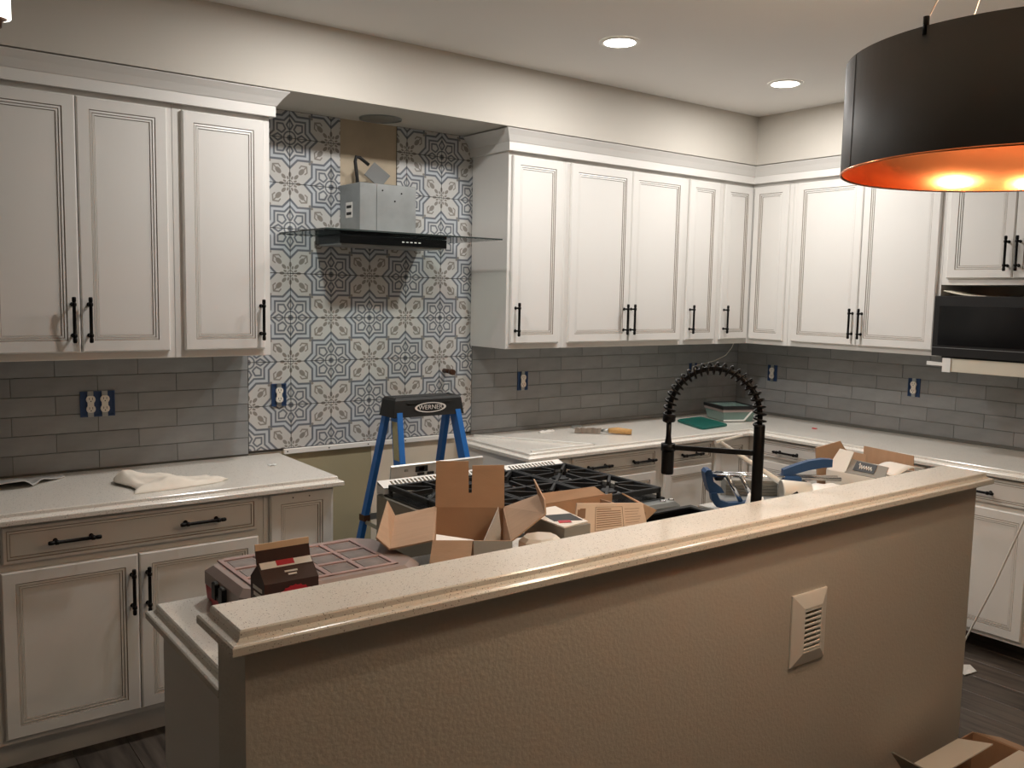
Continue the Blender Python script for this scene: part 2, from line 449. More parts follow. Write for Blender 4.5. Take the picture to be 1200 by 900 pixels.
# patterned tiles: every tile carries quarter stars at two corners, quarter flowers at the others
ptm = {}
def pattern_tile(i, j, x0, x1, z0, z1):
    if x1-x0 < .008 or z1-z0 < .008: return
    par = (i+j) % 2
    u0, u1 = (x0-i*TS)/TS, (x1-i*TS)/TS; v0, v1 = (z0-ZT-j*TS)/TS, (z1-ZT-j*TS)/TS
    if par: u0, u1 = 1-u0, 1-u1
    key = tuple(round(k, 3) for k in (x1-x0, z1-z0, u0, u1, v0, v1))
    if key not in ptm:
        a, b_ = x1-x0, z1-z0; gq = .0017
        mb = MB().box(gq, a-gq, -.008, 0, gq, b_-gq)
        me = mb.mesh('tile', ['tile_pattern']); uvl = me.uv_layers.new(name='UVMap')
        for lp in me.loops:
            p = me.vertices[lp.vertex_index].co
            uvl.data[lp.index].uv = (u0+(u1-u0)*p.x/a, v0+(v1-v0)*p.z/b_)
        ptm[key] = me
    put('tile', ptm[key], wall_back, (x0, -.001, z0))
for j in range(8):
    for i in range(6):
        x0, x1, z0, z1 = i*TS, (i+1)*TS, ZT+j*TS, min(ZT+(j+1)*TS, ZS)
        if z1 > 1.96 and i in (2, 3):
            zz = max(z0, 1.95)
            if i == 2: pattern_tile(i, j, x0, .455, z0, z1); 
            else: pattern_tile(i, j, .757, x1, z0, z1)
            if z0 < 1.95: pattern_tile(i, j, max(x0, .455), min(x1, .757), z0, 1.95)
        else: pattern_tile(i, j, x0, x1, z0, z1)
# grey subway tiles
stm = {}
def subway(parent, org, rotz, s0, s1, joint, ztop=1.40, zb=.931, ph=.0767):
    """running bond between s0 and s1 along the wall; joint = position of one joint in even rows"""
    rows = [(ZCT, zb)] + [(zb+k*ph, min(zb+(k+1)*ph, ztop)) for k in range(7) if zb+k*ph < ztop-.01]
    for r_, (z0, z1) in enumerate(rows):
        if z1-z0 < .02: continue
        j0 = joint+(.1575 if (r_-1) % 2 else 0)
        k = math.floor((s0-j0)/.315)
        a = j0+k*.315
        while a < s1:
            b_ = a+.315; p, q = max(a, s0), min(b_, s1)
            if q-p > .012:
                key = (round(q-p, 3), round(z1-z0, 3))
                if key not in stm: stm[key] = MB().box(.0011, q-p-.0011, -.009, 0, .0011, z1-z0-.0011, 0, .0013).mesh('tile', ['tile_grey'])
                dx = Vector((p, 0, 0)); dx.rotate(Matrix.Rotation(rotz, 3, 'Z'))
                put('tile', stm[key], parent, Vector(org)+dx+Vector((0, 0, z0))-wl(parent), (0, 0, rotz))
            a = b_
subway(wall_back, (0, -.001, 0), 0, -1.45, 0, -.317, zb=.922)
subway(wall_back, (0, -.001, 0), 0, 6*TS+.001, XR-.01, 1.525, zb=.936)
subway(wall_right, (XR-.001, 0, 0), -math.pi/2, .01, 2.30, .878-.63, zb=.931)

# ledger strip under the patterned tiles and cover trim
lt = MB().box(.165, 1.115, -.022, 0, ZT-.026, ZT-.002, 0, .002)
strip = struct('trim_1', lt, 'white_plastic')
for xx in (.18, .39, .60, .81): part('nail', MB().lathe([(0.0035, -.0225), (.0035, -.0205)], (xx, 0, ZT-.014), 8, 0, axis='y'), 'black_metal', strip)

# ------------------------------------------------------------------ cabinets
def ring(w, h, i, y): return [(i, y, i), (w-i, y, i), (w-i, y, h-i), (i, y, h-i)]
dm, pm = {}, {}
def door_mesh(w, h, drawer=False):
    key = (round(w, 3), round(h, 3), drawer)
    if key in dm: return dm[key], pm[key]
    F = .014 if drawer else .043
    prof = [(.003, 0), (0, -.003), (0, -.015), (.005, -.02), (F, -.02), (F+.003, -.0165), (F+.010, -.018), (F+.0125, -.0145)]
    mi = [0, 0, 0, 0, 1, 0, 1]
    if not drawer:
        prof += [(F+.019, -.0155), (F+.021, -.012)]; mi += [0, 1]
    mb = MB()
    rings = [ring(w, h, i, y) for i, y in prof]
    mb.loft(rings, 0, False, False, True, mi); mb.face([0, 1, 2, 3])
    I, Y = prof[-1]
    dm[key] = mb.mesh('drawer' if drawer else 'door', ['cabinet_white', 'glaze'])
    p = MB().box(I-.002, w-I+.002, Y, -.003, I-.002, h-I+.002)
    pm[key] = p.mesh('panel', ['cabinet_white'])
    return dm[key], pm[key]
def handle_mesh(L=.168):
    mb = MB(); h = L/2
    mb.tube([(0, -.034, -h), (0, -.034, -h+.004), (0, -.034, -h+.016), (0, -.034, -h+.018), (0, -.034, h-.018), (0, -.034, h-.016), (0, -.034, h-.004), (0, -.034, h)],
            [.0055, .0074, .0074, .0062, .0062, .0074, .0074, .0055], 10)
    for z in (-h+.027, h-.027):
        mb.lathe([(.0065, z-.007), (.0086, z-.004), (.0086, z+.004), (.0065, z+.007)], (0, -.034, 0), 10)
        mb.tube([(0, 0, z), (0, -.034, z)], .0045, 8)
        mb.tube([(0, 0, z), (0, -.003, z)], .008, 10)
    return mb.mesh('handle', ['black_metal'])
HM = handle_mesh()
def add_front(cab, x0, x1, z0, z1, ybody, handles=(), drawer=False, zbase=0, name=None):
    """front in the cabinet's own frame; handles: (kind, x, z) with x along the run, z above the floor"""
    dme, pme = door_mesh(x1-x0, z1-z0, drawer)
    d = put(name or ('drawer' if drawer else 'door'), dme, cab, (x0, ybody, z0-zbase))
    put('panel', pme, d)
    for k, hx, hz in handles:
        put('handle', HM, d, (hx-x0, -.0195, hz-z0), (0, R(90) if k == 'h' else 0, 0))
    return d
BK, RW_ = 0, -math.pi/2
def upper(label, org, rot, wdt, fronts, z0=1.395, z1=2.40, dep=.316, x00=0):
    t = thing('upper_cabinet', label, 'cabinet', (org[0], org[1], z0), rot, 'white upper cabinets')
    mb = MB().box(x00, wdt, -dep, -.003, 0, z1-z0, 0, .002)
    lpart('body', mb, 'cabinet_white', t)
    for f in fronts: add_front(t, f[0], f[1], f[2], f[3], -dep, f[4], False, z0)
    return t
ZU0, ZU1 = 1.424, 2.352; HV = 1.545
ox = -1.10
upper('white two-door upper cabinet above the counter with the cloth rag', (ox, -.010, 0), BK, .690,
      [(.026, .346, ZU0, ZU1, [('v', .319, HV)]), (.349, .668, ZU0, ZU1, [('v', .375, HV)])])
ox = -.408
upper('white single-door upper cabinet on the rag-side counter, next to the patterned tiles', (ox, -.010, 0), BK, .388,
      [(.032, .360, ZU0, ZU1, [('v', .340, HV)])])
ox = 1.205
upper('white single-door upper cabinet at the hood end of the long run', (ox, -.010, 0), BK, .365,
      [(.017, .334, ZU0, ZU1, [('v', .045, HV)])])
ox = 1.571
upper('white upper cabinet with two wide doors above the wooden-handled tool', (ox, -.010, 0), BK, .900,
      [(.030, .4645, ZU0, ZU1, [('v', .428, HV)]), (.4675, .886, ZU0, ZU1, [('v', .481, HV)])])
ox = 2.472
upper('narrow white single-door upper cabinet between wide cabinet and corner cabinet', (ox, -.010, 0), BK, .310,
      [(.028, .284, ZU0, ZU1, [('v', .059, HV)])])
# corner cabinet: one L-shaped body, two folding doors
cc = thing('corner_upper_cabinet', 'white corner upper cabinet with two narrow folding doors', 'cabinet', (XR-.01, -.01, 1.395), 0, 'white upper cabinets')
mb = MB(); L6 = [(2.783, -.326), (2.783, -.013), (XR-.013, -.013), (XR-.013, -.628), (3.083, -.628), (3.083, -.326)]
mb.loft([[(a, b_, 1.395) for a, b_ in L6], [(a, b_, 2.40) for a, b_ in L6]])
part('body', mb, 'cabinet_white', cc)
d = add_front(cc, 2.808-XR+.01, 3.062-XR+.01, ZU0, ZU1, -.316, [('v', 2.833-XR+.01, HV)], False, 1.395)
dme, pme = door_mesh(.252, ZU1-ZU0); d = put('door', dme, cc, (-(XR-.01)+3.083, -.350+.01, ZU0-1.395), (0, 0, RW_)); put('panel', pme, d)
upper('white upper cabinet with two wide doors between the corner and the microwave', (XR-.010, -.630, 0), RW_, .920,
      [(.034, .461, ZU0, ZU1, [('v', .436, HV)]), (.465, .902, ZU0, ZU1, [('v', .493, HV)])])
upper('short white two-door upper cabinet above the black microwave', (XR-.010, -1.552, 0), RW_, .700,
      [(.028, .351, 1.795, ZU1, [('v', .327, 1.913)]), (.355, .680, 1.795, ZU1, [('v', .380, 1.913)])], z0=1.762)
# crown moulding with frieze
prof = [(0, 2.372), (.018, 2.372), (.018, 2.414), (.021, 2.4145), (.027, 2.424), (.040, 2.443), (.058, 2.464), (.062, ZS-.008), (.062, ZS-.006), (0, ZS-.006)]
struct('trim_2', sweep([(-1.10, -.337), (-.020, -.337), (-.020, -.01)], [(o, z) for o, z in prof][::-1]), 'cabinet_white')
struct('trim_3', sweep([(1.205, -.01), (1.205, -.337), (3.072, -.337), (3.072, -2.25)], prof[::-1]), 'cabinet_white')

def base(label, org, rot, wdt, fronts, dep=.590, x00=0, toe='grey', side=None):
    t = thing('base_cabinet', label, 'cabinet', (org[0], org[1], 0), rot, 'white base cabinets')
    lpart('body', MB().box(x00, wdt, -dep, -.003, .105, .8745, 0, .002), 'cabinet_white', t)
    rc_ = .42 if toe == 'open' else .06
    tk = MB().box(x00, wdt, -dep+rc_, -dep+rc_+.018, 0, .105)
    lpart('toe_kick', tk, 'cabinet_white', t)
    for f in fronts: add_front(t, f[0], f[1], f[2], f[3], -dep, f[4], f[5])
    return t
ox = -1.10
base('white base cabinet with one wide drawer and two doors, below the rag', (ox, -.010, 0), BK, .935,
     [(.032, .907, .737, .866, [('h', .250, .802), ('h', .687, .804)], True), (.026, .4615, .128, .712, [('v', .438, .582)], False),
      (.4655, .910, .128, .712, [('v', .491, .582)], False)])
ox = -.163
b2 = base('narrow white base cabinet with a tall handleless panel, on the range gap', (ox, -.010, 0), BK, .298,
     [(.022, .287, .128, .867, [], False)])
for hx in (.115, .185): lpart('screw_and_hole_shade', MB().lathe([(.0028, -.6115), (.0028, -.6095)], (hx, 0, .846), 8, axis='y'), 'black_metal', b2)  # dark discs painted in for the shade inside two drilled holes
ox = 1.137
base('white base cabinet with a two-pull drawer beside the range gap', (ox, -.010, 0), BK, .925,
     [(.030, .255, .128, .866, [], False), (.285, .876, .765, .866, [('h', .443, .810), ('h', .760, .810)], True),
      (.285, .579, .128, .742, [], False), (.582, .876, .128, .742, [], False)])
ox = 2.063
base('white base cabinet with a one-pull drawer under the green tray', (ox, -.010, 0), BK, .746,
     [(.022, .398, .765, .866, [('h', .207, .810)], True), (.022, .398, .128, .742, [], False), (.425, .706, .128, .866, [], False)])
base('white base cabinet with a one-pull drawer on the inside corner', (XR-.010, -.602, 0), RW_, .518,
     [(.078, .500, .765, .866, [('h', .288, .808)], True), (.078, .500, .128, .742, [], False)], toe='open')
base('white base cabinet behind the cartons on the island', (XR-.010, -1.122, 0), RW_, .58,
     [(.018, .562, .765, .866, [('h', .290, .808)], True), (.018, .288, .128, .742, [], False), (.292, .562, .128, .742, [], False)], toe='open')
base('white base cabinet with one drawer and one door below the microwave', (XR-.010, -1.704, 0), RW_, .515,
     [(.018, .480, .745, .866, [('h', .245, .798)], True), (.018, .480, .128, .722, [], False)], toe='open')

# ------------------------------------------------------------------ countertops
solo('countertop', counter_mb([(-1.16, -.012), (-1.16, -.650), (.162, -.650), (.162, -.012)], [0, 1, 1, 0], .8755, ZCT), 'quartz',
     'speckled white stone countertop under the cloth rag', 'countertop')
solo('countertop', counter_mb([(1.122, -.012), (1.122, -.645), (XR-.645, -.645), (XR-.645, -2.24), (XR-.012, -2.24), (XR-.012, -.012)], [1, 1, 1, 1, 0, 0], .8755, ZCT), 'quartz',
     'L-shaped speckled white stone countertop around the inside corner', 'countertop')

# ------------------------------------------------------------------ island: half wall, bar top, cabinet, sink
wi = MB().box(-.903, 1.775, -2.335, -2.272, 0, 1.029); OV = (.757, .835, .643, .770)
wi.box(-.903, OV[0], -2.418, -2.335, 0, 1.029); wi.box(OV[1], 1.775, -2.418, -2.335, 0, 1.029)
wi.box(OV[0], OV[1], -2.418, -2.335, 0, OV[2]); wi.box(OV[0], OV[1], -2.418, -2.335, OV[3], 1.029)
wall_island = struct('wall_island', wi, 'texture_paint')
solo('bar_top', counter_mb([(-.940, -2.262), (-.940, -2.460), (1.812, -2.460), (1.812, -2.262)], [1, 1, 1, 1], 1.030, 1.070), 'quartz',
     'long raised speckled white bar top with stepped edge on the half wall', 'countertop')
NX0, NX1 = .46, 1.03
ipoly = [(-.905, -2.271), (1.80, -2.271), (1.80, -1.755), (NX1, -1.755), (NX1, -2.09), (NX0, -2.09), (NX0, -1.755), (-.905, -1.755)]
solo('island_countertop', counter_mb(ipoly, [0, 1, 1, 0, 0, 0, 1, 1], .8755, ZCT), 'quartz', 'low speckled white island countertop behind the half wall', 'countertop')
isl = thing('island_cabinet', 'plain white island base cabinet behind the half wall', 'cabinet', (.45, -2.0, 0))
mb = MB(); ip2 = [(-.855, -2.2705), (1.77, -2.2705), (1.77, -1.81), (NX1+.02, -1.81), (NX1+.02, -2.10), (NX0-.02, -2.10), (NX0-.02, -1.81), (-.855, -1.81)]
mb.loft([[(a, b_, .10) for a, b_ in ip2], [(a, b_, .8745) for a, b_ in ip2]]); part('body', mb, 'cabinet_white', isl)
part('end_panel', MB().box(-.875, -.8555, -2.2705, -1.795, 0, .8745, 0, .002), 'cabinet_white', isl)
part('toe_kick', MB().box(-.85, 1.74, -2.2, -1.88, 0, .099), 'cabinet_white', isl)
sk = thing('apron_sink', 'black apron-front sink set in the island countertop', 'sink', (.745, -1.92, .64))
mb = MB(); sx0, sx1, sy0, sy1 = NX0+.003, NX1-.003, -2.087, -1.742
def rc(i, z): return [(sx0+i, sy0+i, z), (sx1-i, sy0+i, z), (sx1-i, sy1-i, z), (sx0+i, sy1-i, z)]
mb.loft([rc(0.004, .66), rc(0, .664), rc(0, .906), rc(.004, .910), rc(.026, .910), rc(.03, .906), rc(.036, .70), rc(.05, .69)])
part('basin', mb, 'black_enamel', sk)
part('drain', MB().lathe([(.045, .690), (.045, .693), (.03, .693), (.028, .691)], (.745, -1.91, 0), 20), 'steel', sk)
# wall vent on the half wall
vt = thing('wall_vent', 'white louvered vent cover on the half wall', 'vent', (.80, -2.419, .59))
mb = MB(); vx0, vx1, vz0, vz1 = .712, .880, .598, .815
def vr(i, y): return [(vx0+i, y, vz0+i), (vx1-i, y, vz0+i), (vx1-i, y, vz1-i), (vx0+i, y, vz1-i)]
mb.loft([vr(0, -2.4185), vr(0, -2.424), vr(.004, -2.426), vr(.040, -2.438), vr(.044, -2.438), vr(.046, -2.424)], 0, False, False)
part('frame', mb, 'white_plastic', vt)
part('backing', MB().box(OV[0], OV[1], -2.340, -2.3352, OV[2], OV[3]), 'galvanised', vt)
for k in range(9):
    z = vz0+.048+k*.0148
    mb = MB(); mb.loft([[(xx, -2.4375, z-.001), (xx, -2.4375, z+.004), (xx, -2.435, z+.005), (xx, -2.434, z+.000)] for xx in (vx0+.042, vx1-.042)]); part('slat', mb, 'white_plastic', vt)

# ------------------------------------------------------------------ range hood
hd = thing('range_hood', 'unfinished steel range hood with black control strip and flat glass canopy', 'range hood', (.60, -.012, 1.88))
HX0, HX1 = .452, .745
mb = MB().box(HX0, HX1, -.215, -.012, 1.934, 2.165, 0, .002); part('motor_housing', mb, 'galvanised', hd)
part('side_plate', MB().box(HX0-.001, HX0+.0005, -.212, -.014, 1.936, 2.163), 'galvanised', hd)
part('side_plate', MB().box(HX1-.0005, HX1+.001, -.212, -.014, 1.936, 2.163), 'galvanised', hd)
part('cover_plate', MB().box(HX0+.085, HX1-.008, -.2175, -.2145, 1.938, 2.16), 'galvanised', hd)
for (xx, zz) in ((.565, 2.135), (.665, 2.128), (.63, 2.09)): part('screw_and_hole_shade', MB().lathe([(.004, -.219), (.004, -.217)], (xx, 0, zz), 8, axis='y'), 'black_metal', hd)
l = part('label', MB().box(HX0-.0022, HX0-.0008, -.14, -.075, 2.01, 2.08), 'print_white', hd)
for zz in (2.053, 2.022): part('print', MB().box(HX0-.0028, HX0-.0020, -.132, -.083, zz, zz+.013), 'ink_black', l)
part('control_panel', MB().box(.325, .885, -.270, -.012, 1.882, 1.9215, 0, .002), 'black_enamel', hd)
part('grease_tray', MB().box(.34, .87, -.255, -.02, 1.876, 1.8825), 'steel', hd)
for k in range(5): part('button', MB().box(.640+k*.022, .652+k*.022, -.2715, -.2695, 1.899, 1.904), 'print_white', hd)
gm = MB().box(.15, 1.05, -.50, -.012, 1.9225, 1.929); gm.m = [0, 0, 1, 1, 1, 1]
part('glass_canopy', gm, ['glass', 'glass_edge'], hd)
cb = MB(); cb.tube([(.50, -.10, 2.13), (.495, -.10, 2.20), (.485, -.10, 2.27), (.49, -.10, 2.292), (.51, -.10, 2.290), (.555, -.10, 2.262)], .0085, 8)
part('power_cable', cb, 'cable_black', hd)
mb = MB(); mb.box(-.048, .048, -.018, .018, -.038, .038, 0, .002)
o = lpart('cable_box', mb, 'grey_plate', hd, (.60-.60, -.10+.012, 2.218-1.88), (R(8), R(38), R(-20)))
# duct opening in the soffit
dc = MB().lathe([(.098, ZS-.005), (.100, ZS-.005), (.100, ZS-.0005), (.092, ZS-.0005), (.092, ZS-.005)], (.60, -.13, 0), 28, smooth=False, caps=False)
dct = thing('duct_collar', 'round metal duct collar in the soffit above the hood', 'duct', (.60, -.13, ZS-.012))
part('ring', dc, 'galvanised', dct); part('damper', MB().lathe([(.093, ZS-.003), (.093, ZS-.0008)], (.60, -.13, 0), 28), 'galvanised', dct)
# water stub for a pot filler
st = thing('pipe_stub', 'short bronze pipe stub poking out of the patterned tiles', 'pipe', (1.045, -.01, 1.265))
mb = MB().tube([(1.045, -.006, 1.268), (1.045, -.05, 1.268), (1.046, -.085, 1.266)], [.012, .012, .0105], 10); part('pipe', mb, 'bronze', st)
part('cap', MB().tube([(1.046, -.072, 1.267), (1.046, -.096, 1.265)], .0155, 10), 'bronze', st)

# ------------------------------------------------------------------ outlets
def outlet(label, org, rot, n=1, zc=1.190, blue=True):
    t = thing('outlet', label, 'outlet', org, rot, 'uncovered outlets in the backsplash')
    W = .062*n
    mb = MB()
    for q in ((-W/2-.004, -W/2+.001, -.052, .052), (W/2-.001, W/2+.004, -.052, .052), (-W/2+.001, W/2-.001, -.052, -.047), (-W/2+.001, W/2-.001, .047, .052)): mb.box(q[0], q[1], -.0165, -.009, q[2], q[3])
    lpart('box_rim', mb, 'blue_plastic', t)
    lpart('box_floor', MB().box(-W/2+.001, W/2-.001, -.0105, -.009, -.047, .047), 'blue_plastic', t)
    for k in range(n):
        cx = (k-(n-1)/2)*.054
        lpart('strap', MB().box(cx-.011, cx+.011, -.0175, -.0100, -.053, .053), 'galvanised', t)
        mb = MB(); pts = []
        for cz, sgn in ((.0195, 1), (-.0195, -1)):
            ringp = [(cx+.0175*math.cos(q), cz+.0175*math.sin(q)) for q in [2*math.pi*i/16 for i in range(16)]]
            ringp = [(a, max(cz-.0145, min(cz+.0145, b_))) for a, b_ in ringp]
            mb.loft([[(a, -.0170, b_) for a, b_ in ringp], [(a, -.024, b_) for a, b_ in ringp]])
        mb.box(cx-.012, cx+.012, -.022, -.0170, -.008, .008)
        f = lpart('receptacle', mb, 'ivory_plastic', t)
        for cz in (.0195, -.0195):
            for sx in (-.006, .006): lpart('slot_shade', MB().box(cx+sx-.001, cx+sx+.001, -.0245, -.0238, cz-.001, cz+.008), 'ink_black', f)  # black pieces put the shade of the open socket slots into colour
            lpart('slot_shade', MB().lathe([(.0024, -.0245), (.0024, -.0238)], (cx, 0, cz-.007), 8, axis='y'), 'ink_black', f)
    return t
outlet('pair of outlets side by side in the grey tiles above the rag', (-.634, 0, 1.190), 0, 2)
outlet('single outlet set in the patterned tiles', (.143, 0, 1.187), 0)
outlet('single outlet in the grey tiles above the wooden-handled tool', (1.560, 0, 1.193), 0)
outlet('single outlet in the grey tiles beside the loose white wire', (2.952, 0, 1.198), 0)
outlet('single outlet in the grey tiles on the wall just past the corner', (XR, -.300, 1.193), RW_)
outlet('single outlet in the grey tiles nearest the microwave', (XR, -1.268, 1.190), RW_)
solo('loose_wire', MB().tube([(2.965, -.026, 1.235), (3.00, -.05, 1.245), (3.05, -.11, 1.27), (3.07, -.18, 1.31), (3.075, -.22, 1.36), (3.07, -.24, 1.3945)], .0022, 6), 'wire_white',
     'thin white wire hanging from under the corner upper cabinet', 'wire')

# ------------------------------------------------------------------ microwave and its shelf
mw = thing('microwave', 'black microwave with a glass window on a cream shelf board', 'microwave', (3.21, -1.93, 1.404))
MX = XR-.40
part('body', MB().box(MX+.022, XR-.012, -2.315, -1.566, 1.402, 1.704, 0, .003), 'microwave_black', mw)
part('door', MB().box(MX, MX+.0215, -2.315, -1.562, 1.402, 1.706, 0, .002), 'microwave_black', mw)
part('window', MB().box(MX-.0025, MX+.001, -2.125, -1.590, 1.458, 1.655), 'black_gloss', mw)
part('control_panel', MB().box(MX-.002, MX+.001, -2.305, -2.145, 1.415, 1.692), 'black_gloss', mw)
part('seam_line', MB().box(MX-.001, MX+.001, -2.315, -1.562, 1.4440, 1.4462), 'steel', mw)
part('vent_strip', MB().box(MX+.03, XR-.03, -2.30, -1.60, 1.392, 1.402), 'black_plastic', mw)
solo('shelf_board', MB().box(3.018, XR-.012, -2.33, -1.632, 1.325, 1.392, 0, .002), 'board_cream', 'cream shelf board under the black microwave', 'shelf')
tp = MB().sheet([(3.016, -1.537, 1.352), (3.016, -1.637, 1.352), (3.016, -1.637, 1.368), (3.016, -1.537, 1.372)], .004)
tp.box(3.012, 3.017, -1.662, -1.620, 1.322, 1.393)
solo('tape_cross', tp, 'white_plastic', 'white tab taped on the end of the cream shelf board', 'tape')
def papf(u, v): return (MX+.02+.20*v, -1.592-.215*u, 1.7075+.024*(1-u)**2*abs(math.cos(u*2))+.002)
solo('folded_paper', MB().grid(papf, 8, 3, t=.003), 'board_cream', 'curled sheet of paper on top of the black microwave', 'paper')

# ------------------------------------------------------------------ gas range pulled out from the wall
rg = thing('gas_range', 'gas range with black cast-iron grates pulled out of its gap', 'range', (.61, -1.30, 0))
RX0, RX1, RY0, RY1 = .163, 1.062, -1.585, -.925
part('body', MB().box(RX0, RX1, RY0, RY1, .10, .894, 0, .004), 'range_side', rg)
part('cooktop', MB().box(RX0+.004, RX1-.004, RY0, RY1-.05, .8945, .903, 0, .002), 'black_enamel', rg)
mb = MB().box(RX0, RX1, RY0-.075, RY0-.0005, .795, .900, 0, .014); part('bullnose', mb, 'steel', rg)
part('oven_door', MB().box(RX0+.01, RX1-.01, RY0-.03, RY0-.0005, .20, .78, 0, .004), 'steel', rg)
part('door_handle', MB().tube([(RX0+.07, RY0-.065, .735), (RX1-.07, RY0-.065, .735)], .012, 10).tube([(RX0+.1, RY0-.065, .735), (RX0+.1, RY0-.02, .735)], .008, 8).tube([(RX1-.1, RY0-.065, .735), (RX1-.1, RY0-.02, .735)], .008, 8), 'steel', rg)
for k in range(6):
    kx = RX0+.10+k*.14
    part('knob', MB().lathe([(.026, RY0-.0745), (.026, RY0-.08), (.020, RY0-.082), (.018, RY0-.092), (.012, RY0-.094)], (kx, 0, .85), 16, axis='y'), 'black_plastic', rg)
for dx_ in (.03, .062): part('cap_screw', MB().lathe([(.012, .8995), (.012, .904), (.008, .907)], (RX1-.10+dx_*1.4, RY0-.040, 0), 12), 'chrome', rg)
for lx in (RX0+.05, RX1-.05):
    for ly in (RY0+.06, RY1-.06): part('leg', MB().lathe([(.022, 0), (.022, .01), (.016, .012), (.016, .10)], (lx, ly, 0), 12), 'steel', rg)
# rear vent strip
VS0, VS1 = -.985, -.935
vz = lambda y: .929+(y-VS0-.004)/(VS1-VS0-.004)*.016
vm = MB(); xa_, xb_ = RX0-.002, RX1+.002
def strip_(x0, x1, y0, y1): vm.loft([[(x, y0, vz(y0)-.0025), (x, y0, vz(y0)), (x, y1, vz(y1)), (x, y1, vz(y1)-.0025)] for x in (x0, x1)])
vm.box(xa_, xb_, VS0, VS0+.003, .904, .927); vm.box(xa_, xb_, VS1+.003, VS1+.006, .896, .9455); vm.box(xa_, xa_+.003, VS0+.003, VS1+.003, .904, .929); vm.box(xb_-.003, xb_, VS0+.003, VS1+.003, .904, .929)
strip_(xa_, xb_, VS0, VS0+.008); strip_(xa_, xb_, VS1-.006, VS1+.004)
edges_ = [xa_]
for k in range(46):
    if k in (15, 31): continue
    a = RX0+.045+k*.0178; edges_ += [a, a+.0098]
edges_.append(xb_)
for a, b_ in zip(edges_[0::2], edges_[1::2]): strip_(a, b_, VS0+.008, VS1-.006)
part('vent_trim', vm, 'white_plastic', rg)
def grate(x0, x1):
    mb = MB(); y0, y1 = RY0+.012, VS0-.012; z0, z1 = .920, .942; t = .012
    for a, b_, c, d in ((x0, x1, y0, y0+t), (x0, x1, y1-t, y1), (x0, x0+t, y0, y1), (x1-t, x1, y0, y1)): mb.box(a, b_, c, d, z0, z1, 0, .003)
    ym = (y0+y1)/2; mb.box(x0, x1, ym-t/2, ym+t/2, z0, z1, 0, .003)
    xm = (x0+x1)/2
    for cy, ya, yb in (((y0+ym)/2, y0, ym), ((ym+y1)/2, ym, y1)):
        for sx, sy in ((-1, -1), (1, -1), (-1, 1), (1, 1)):
            ex, ey = (x0 if sx < 0 else x1), (ya if sy < 0 else yb)
            mb.bar((ex, ey, .933), (xm+sx*.028, cy+sy*.028, .936), .010, .016)
        mb.bar((xm, ya, .933), (xm, cy-.04, .936), .010, .016); mb.bar((xm, yb, .933), (xm, cy+.04, .936), .010, .016)
        mb.bar((x0, cy, .933), (xm-.04, cy, .936), .010, .016); mb.bar((x1, cy, .933), (xm+.04, cy, .936), .010, .016)
    for fx in (x0+.006, x1-.006):
        for fy in (y0+.006, y1-.006, ym): mb.box(fx-.006, fx+.006, fy-.006, fy+.006, .903, .922)
    part('grate', mb, 'cast_iron', rg)
    for cy in ((y0+ym)/2, (ym+y1)/2):
        b_ = part('burner', MB().lathe([(.052, .9025), (.052, .908), (.044, .912), (.030, .912)], (xm, cy, 0), 20), 'steel', rg)
        part('burner_cap', MB().lathe([(.036, .912), (.038, .915), (.036, .920), (.02, .921)], (xm, cy, 0), 20), 'cast_iron', b_)
gw = (RX1-RX0-.024)/3
for k in range(3): grate(RX0+.012+k*gw, RX0+.012+(k+1)*gw-.003)
pk = thing('parts_packet', 'silver packet with red and black stickers behind the range vent strip', 'packet', (.42, -.905, .895))
mb = MB(); mb.loft([[(xx, -.918, .896), (xx, -.926, .992), (xx, -.920, .997), (xx, -.908, .90)] for xx in (.225, .66)]); part('pouch', mb, 'foil', pk)
for (a, b_, z0, z1, m_) in ((.335, .390, .962, .985, 'ink_black'), (.350, .375, .967, .980, 'print_red'), (.345, .375, .948, .958, 'ink_black'), (.39, .42, .946, .958, 'ink_black'), (.285, .30, .968, .978, 'carton_grey'), (.45, .52, .955, .985, 'ink_black')):
    yy = -.9265 if z1 > .96 else -.925
    part('sticker', MB().box(a, b_, yy-.0015, yy+.003, z0, z1), m_, pk)

# ------------------------------------------------------------------ step ladder
ld = thing('step_ladder', 'blue fibreglass step ladder with a black cap between wall and range', 'ladder', (.64, -.45, 0))
cx0, cx1, cy0, cy1 = .470, .822, -.515, -.395
mb = MB(); rr = lambda i, z: [(cx0+i, cy0+i, z), (cx1-i, cy0+i, z), (cx1-i, cy1-i, z), (cx0+i, cy1-i, z)]
mb.loft([rr(-.008, 1.118), rr(-.006, 1.13), rr(.002, 1.192), rr(.010, 1.203), rr(.018, 1.205), rr(.024, 1.199), rr(.030, 1.199)])
cap = part('top_cap', mb, 'ladder_black', ld)
for xx in (.53, .70): part('tool_slot', MB().box(xx, xx+.065, cy0-.0035, cy0+.01, 1.176, 1.180), 'ladder_black', cap)
cr_ = MB(); ov = []
for k in range(40):
    q = 2*math.pi*k/40; ov.append((math.cos(q), math.sin(q)))
lxm, lzm = .650, 1.157; ly_ = cy0-.0035
o = cr_.loft([[(lxm+.082*a, ly_-.004, lzm+.023*b_) for a, b_ in ov], [(lxm+.070*a, ly_-.004, lzm+.0185*b_) for a, b_ in ov]], caps=False)
put_badge = part('badge_ring', cr_, 'print_white', cap)
tm = text_mesh('WERNER', .031); t_ = put('lettering', tm, cap, (lxm-wl(cap).x, ly_-.0045-wl(cap).y, lzm-wl(cap).z), (R(92), 0, 0)); t_.scale = (1.02, .95, 1)
